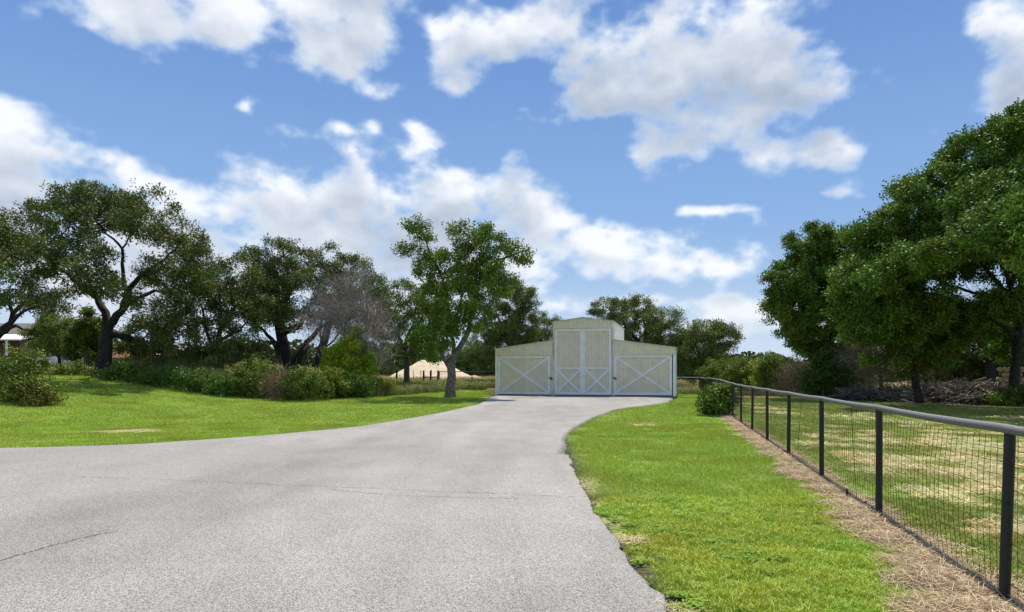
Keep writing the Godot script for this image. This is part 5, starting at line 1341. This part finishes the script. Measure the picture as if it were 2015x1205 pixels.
func wire_fence() -> void:
	rng.seed = 62
	var line := [[-6.6, 60.6], [-7.3, 61.0], [-8.2, 61.4], [-8.9, 61.6], [-9.5, 61.2], [-10.35, 61.0], [-12.4, 56.0], [-13.4, 50.0], [-14.0, 45.0], [-14.6, 41.2], [-17.6, 38.6], [-20.6, 37.2], [-23.6, 37.6], [-27.2, 39.8], [-31.0, 41.4], [-34.5, 43.0]]
	var wood := {0: 1, 1: 1, 5: 1}
	var o0 := on_land(line[0][0], line[0][1])
	var o := thing("wire_fence", "old wire fence on thin steel stakes and wooden posts through the weeds", "fence", o0)
	var tops := []
	for i in line.size():
		var p := on_land(line[i][0], line[i][1]) - o0
		tops.append(p)
		var s := Shape.new()
		if wood.has(i):
			s.tube([p + Vector3(0, -0.2, 0), p + Vector3(0.01, 0.7, 0), p + Vector3(0.03, 1.35, 0)], 0.1, 0.085, 9)
			put(s.mesh(), "wooden_post", M.old_wood, o)
		else:
			var l := Vector3(rng.randf_range(-0.05, 0.05), 1.35, rng.randf_range(-0.03, 0.03))
			s.bar(p, p + l, 0.05, 0.012, Vector3(0, 0, 1))
			s.bar(p + Vector3(0, 0, -0.015), p + l + Vector3(0, 0, -0.015), 0.01, 0.03, Vector3(0, 0, 1))
			put(s.mesh(), "steel_stake", M.tpost, o)
	# brace between the wooden posts
	var q := on_land(-7.9, 60.8) - o0
	var b := Shape.new()
	b.tube([q + Vector3(0, -0.2, 0), q + Vector3(0.01, 1.3, 0)], 0.1, 0.08, 9)
	put(b.mesh(), "wooden_post", M.old_wood, o)
	b = Shape.new()
	b.tube([tops[0] + Vector3(0, 0.75, 0.06), q + Vector3(0, 0.72, 0.06)], 0.05, 0.05, 7)
	put(b.mesh(), "brace", M.old_wood, o)
	for h in [0.35, 0.65, 0.95, 1.2]:
		var s := Shape.new()
		for i in tops.size() - 1:
			s.tube([tops[i] + Vector3(0, h, 0.02), tops[i].lerp(tops[i + 1], 0.5) + Vector3(0, h - 0.03, 0.02), tops[i + 1] + Vector3(0, h, 0.02)], 0.004, 0.004, 3, false)
		put(s.mesh(), "wire", M.wire, o)

# ------------------------------------------------------------------ piles
func mound(called: String, m: Material, parent: Node, at: Vector3, rx: float, rz: float, f: Callable, step: float) -> MeshInstance3D:
	var s := Shape.new()
	var nx := int(rx * 2.0 / step); var nz := int(rz * 2.0 / step)
	for j in nz + 1:
		for i in nx + 1:
			var x := -rx + i * step; var z := -rz + j * step
			s.v.append(Vector3(x, f.call(x, z), z))
	for j in nz + 1:
		for i in nx + 1:
			var k := j * (nx + 1) + i
			var l := s.v[j * (nx + 1) + maxi(i - 1, 0)]; var r := s.v[j * (nx + 1) + mini(i + 1, nx)]
			var u := s.v[maxi(j - 1, 0) * (nx + 1) + i]; var d := s.v[mini(j + 1, nz) * (nx + 1) + i]
			s.n.append((d - u).cross(r - l).normalized() * signf((d - u).cross(r - l).y))
			s.c.append(Color.WHITE)
	for j in nz:
		for i in nx:
			var k := j * (nx + 1) + i
			s.ix.append_array([k, k + 1, k + nx + 2, k, k + nx + 2, k + nx + 1])
	return put(s.mesh(), called, m, parent, Transform3D(Basis(), at))

func sand_pile() -> void:
	var at := on_land(-8.9, 76.0)
	var f := func(x: float, z: float) -> float:
		var v := -1.0
		for c in [[-0.9, 0.0, 2.75, 0.6], [0.9, 0.3, 2.65, 0.62], [-0.1, 0.8, 2.45, 0.6], [2.6, 0.2, 1.6, 0.5], [-2.4, 0.4, 1.95, 0.56], [4.6, 0.3, 0.95, 0.36], [6.6, 0.4, 0.6, 0.27]]:
			var q := sqrt(pow(x - c[0], 2) + pow((z - c[1]) * 0.8, 2))
			var h: float = c[2] - c[3] * (sqrt(q * q + 0.12) - 0.2)
			v = maxf(v, h)
		return v + 0.09 * fbm.get_noise_2d(x * 50.0, z * 50.0) + 0.05 * fbm.get_noise_2d(x * 160.0, z * 160.0) - 0.05
	tag(mound("sand_pile", M.sand, self, at, 9.0, 5.5, f, 0.15), "large pale tan sand pile in the field behind the wire fence", "sand pile")

func brush_pile() -> void:
	rng.seed = 71
	var o := thing("brush_pile", "long heap of cut grey-brown branches under the big oaks", "brush pile", on_land(21.6, 37.2))
	var o0 := o.position
	var axis := [[19.6, 43.2, 0.5], [20.6, 40.2, 0.55], [21.4, 37.6, 0.6], [22.4, 36.0, 1.0], [23.6, 35.2, 1.15], [25.2, 34.9, 0.8], [26.6, 34.8, 0.4]]
	var f := func(x: float, z: float) -> float:
		var wx := x + o0.x; var wd := -(z + o0.z)
		var v := 0.0
		for i in axis.size() - 1:
			for k in 4:
				var t := k / 4.0
				var ax := lerpf(axis[i][0], axis[i + 1][0], t); var ad := lerpf(axis[i][1], axis[i + 1][1], t); var ah := lerpf(axis[i][2], axis[i + 1][2], t)
				var q := Vector2(wx - ax, wd - ad).length()
				v = maxf(v, ah * 0.72 * (1.0 - pow(q / 1.5, 2)))
		return maxf(v, 0.0) + 0.12 * fbm.get_noise_2d(wx * 60.0, wd * 60.0) - 0.1
	mound("debris_mound", M.soil_pile, o, Vector3.ZERO, 6.5, 8.5, f, 0.25)
	var s := Shape.new()
	s.tube([Vector3(0, -0.5, 0), Vector3(0.05, -0.15, 0.02), Vector3(-0.03, 0.2, -0.03), Vector3(0.04, 0.5, 0.03)], 0.018, 0.007, 5, true)
	s.tube([Vector3(0.0, 0.05, 0), Vector3(0.12, 0.25, 0.06)], 0.009, 0.004, 4, false)
	s.tube([Vector3(-0.02, 0.18, -0.02), Vector3(-0.1, 0.42, -0.1)], 0.008, 0.003, 4, false)
	var tone := [Color(0.2, 0.18, 0.15), Color(0.27, 0.245, 0.21), Color(0.14, 0.125, 0.1), Color(0.42, 0.38, 0.31), Color(0.19, 0.15, 0.11)]
	var xs := []; var cs := []
	for i in 2600:
		var k := rng.randf() * (axis.size() - 1.001)
		var a: Array = axis[int(k)]; var b: Array = axis[int(k) + 1]
		var t := k - int(k)
		var x: float = lerpf(a[0], b[0], t) + rng.randfn(0, 0.62); var d: float = lerpf(a[1], b[1], t) + rng.randfn(0, 0.62)
		var y: float = f.call(x - o0.x, -d - o0.z) + rng.randf_range(0.0, 0.28)
		var dir := Vector3(rng.randf_range(-1, 1), rng.randf_range(-0.32, 0.4), rng.randf_range(-1, 1)).normalized()
		var side := dir.cross(in_ball()).normalized()
		var l := rng.randf_range(0.4, 1.5)
		var w := l * rng.randf_range(0.7, 1.9)
		xs.append(Transform3D(Basis(side * w, dir * l, side.cross(dir) * w), Vector3(x - o0.x, y + 0.05, -d - o0.z)))
		cs.append(tone[rng.randi() % tone.size()] * rng.randf_range(0.7, 1.25))
	var m := scatter(s.mesh(), "cut_sticks", M.twig, o, xs, cs)
	m.set_meta("kind", "stuff")
	for i in 34:
		var k := rng.randf() * (axis.size() - 1.001)
		var a: Array = axis[int(k)]; var b: Array = axis[int(k) + 1]
		var t := k - int(k)
		var x: float = lerpf(a[0], b[0], t) + rng.randfn(0, 0.5); var d: float = lerpf(a[1], b[1], t) + rng.randfn(0, 0.5)
		var y: float = f.call(x - o0.x, -d - o0.z) + rng.randf_range(0.05, 0.25)
		var dir := Vector3(rng.randf_range(-1, 1), rng.randf_range(-0.2, 0.3), rng.randf_range(-0.7, 0.7)).normalized() * rng.randf_range(0.4, 0.9)
		var p := Vector3(x - o0.x, y, -d - o0.z)
		var br := Shape.new()
		var r := rng.randf_range(0.03, 0.075)
		br.tube([p - dir, p + in_ball() * 0.06, p + dir], r, r * 0.6, 7)
		put(br.mesh(), "branch", M.grey_wood if rng.randf() < 0.5 else M.grey_bark, o)

func logs() -> void:
	rng.seed = 81
	var body := Shape.new()
	body.tube([Vector3(0, 0, -0.42), Vector3(0.01, 0.005, 0), Vector3(0, 0, 0.28)], 0.15, 0.145, 12)
	var face := Shape.new()
	face.tube([Vector3(0, 0, 0.275), Vector3(0, 0, 0.286)], 0.132, 0.132, 12)
	var src: Node3D = null
	var gy := land(28.2, 37.6)
	for row in 7:
		for k in (8 if row % 2 == 0 else 7):
			var o: Node3D
			var at := Vector3(26.95 + 0.31 * k + (0.155 if row % 2 == 1 else 0.0), gy + 0.15 + row * 0.268, -37.6 + rng.randf_range(-0.05, 0.05))
			if src == null:
				o = thing("firewood_log", "split-end firewood log with pale tan cut face in the stack beside the black oak trunk", "log", at, 0.0, "logs in the firewood stack")
				put(body.mesh(), "bark", M.grey_bark, o)
				put(face.mesh(), "cut_face", M.cut_wood, o)
				src = o
			else:
				o = src.duplicate()
				o.name = numbered("firewood_log")
				add_child(o)
				o.position = at
			o.rotation = Vector3(0, rng.randf_range(-0.08, 0.08) - 0.5, rng.randf() * TAU)
			o.scale = Vector3.ONE * rng.randf_range(0.92, 1.02)
	var st := thing("tree_stump", "cut tree stump standing in front of the brush pile", "stump", on_land(20.95, 37.4))
	var s := Shape.new()
	s.tube([Vector3(0, -0.1, 0), Vector3(0, 0.08, 0), Vector3(0.01, 0.38, 0)], 0.3, 0.22, 12)
	put(s.mesh(), "bark", M.grey_bark, st)
	s = Shape.new()
	s.tube([Vector3(0.01, 0.375, 0), Vector3(0.01, 0.392, 0)], 0.2, 0.195, 12)
	put(s.mesh(), "cut_face", M.cut_wood, st)


func _ready() -> void:
	fbm.seed = 3
	fbm.noise_type = FastNoiseLite.TYPE_SIMPLEX_SMOOTH
	fbm.frequency = 0.02
	fbm.fractal_octaves = 3
	# camera: level, lens shifted up
	var cam := Camera3D.new()
	cam.name = "camera"
	add_child(cam)
	cam.position = Vector3(0, EYE, 0)
	cam.projection = Camera3D.PROJECTION_FRUSTUM
	cam.near = 0.1
	cam.far = 3000.0
	cam.size = 0.1 * 1205.0 / 1340.0
	cam.frustum_offset = Vector2(0, 0.1 * 132.5 / 1340.0)
	cam.current = true
	# sky
	var env := Environment.new()
	env.background_mode = Environment.BG_SKY
	var sky := Sky.new()
	var pano := PanoramaSkyMaterial.new()
	pano.panorama = make_sky()
	sky.sky_material = pano
	env.sky = sky
	env.tonemap_mode = Environment.TONE_MAPPER_LINEAR
	env.tonemap_exposure = 1.35
	env.background_energy_multiplier = 0.82
	env.sdfgi_enabled = true
	env.ssao_enabled = true
	env.ssil_enabled = true
	var we := WorldEnvironment.new()
	we.environment = env
	add_child(we)
	# sun: high, behind the barn and to the right
	var sun := DirectionalLight3D.new()
	sun.name = "sun"
	add_child(sun)
	var az := deg_to_rad(14.0)
	var el := deg_to_rad(60.0)
	var to_sun := Vector3(sin(az) * cos(el), sin(el), -cos(az) * cos(el))
	sun.look_at_from_position(to_sun * 50.0, Vector3.ZERO, Vector3.UP)
	sun.light_energy = 1.6
	sun.light_color = Color(1.0, 0.965, 0.90)
	sun.light_angular_distance = 0.5
	sun.shadow_enabled = true

	make_materials()
	ground()
	drive()
	barn()
	house()
	pipe_fence()
	wire_fence()
	make_sprays_seeded()
	for t in TREES: grow(t)
	far_wood()
	sand_pile()
	brush_pile()
	logs()
	turf()
	hay_strip()
	clover()
	meadow()

func make_sprays_seeded() -> void:
	rng.seed = 2
	make_sprays()
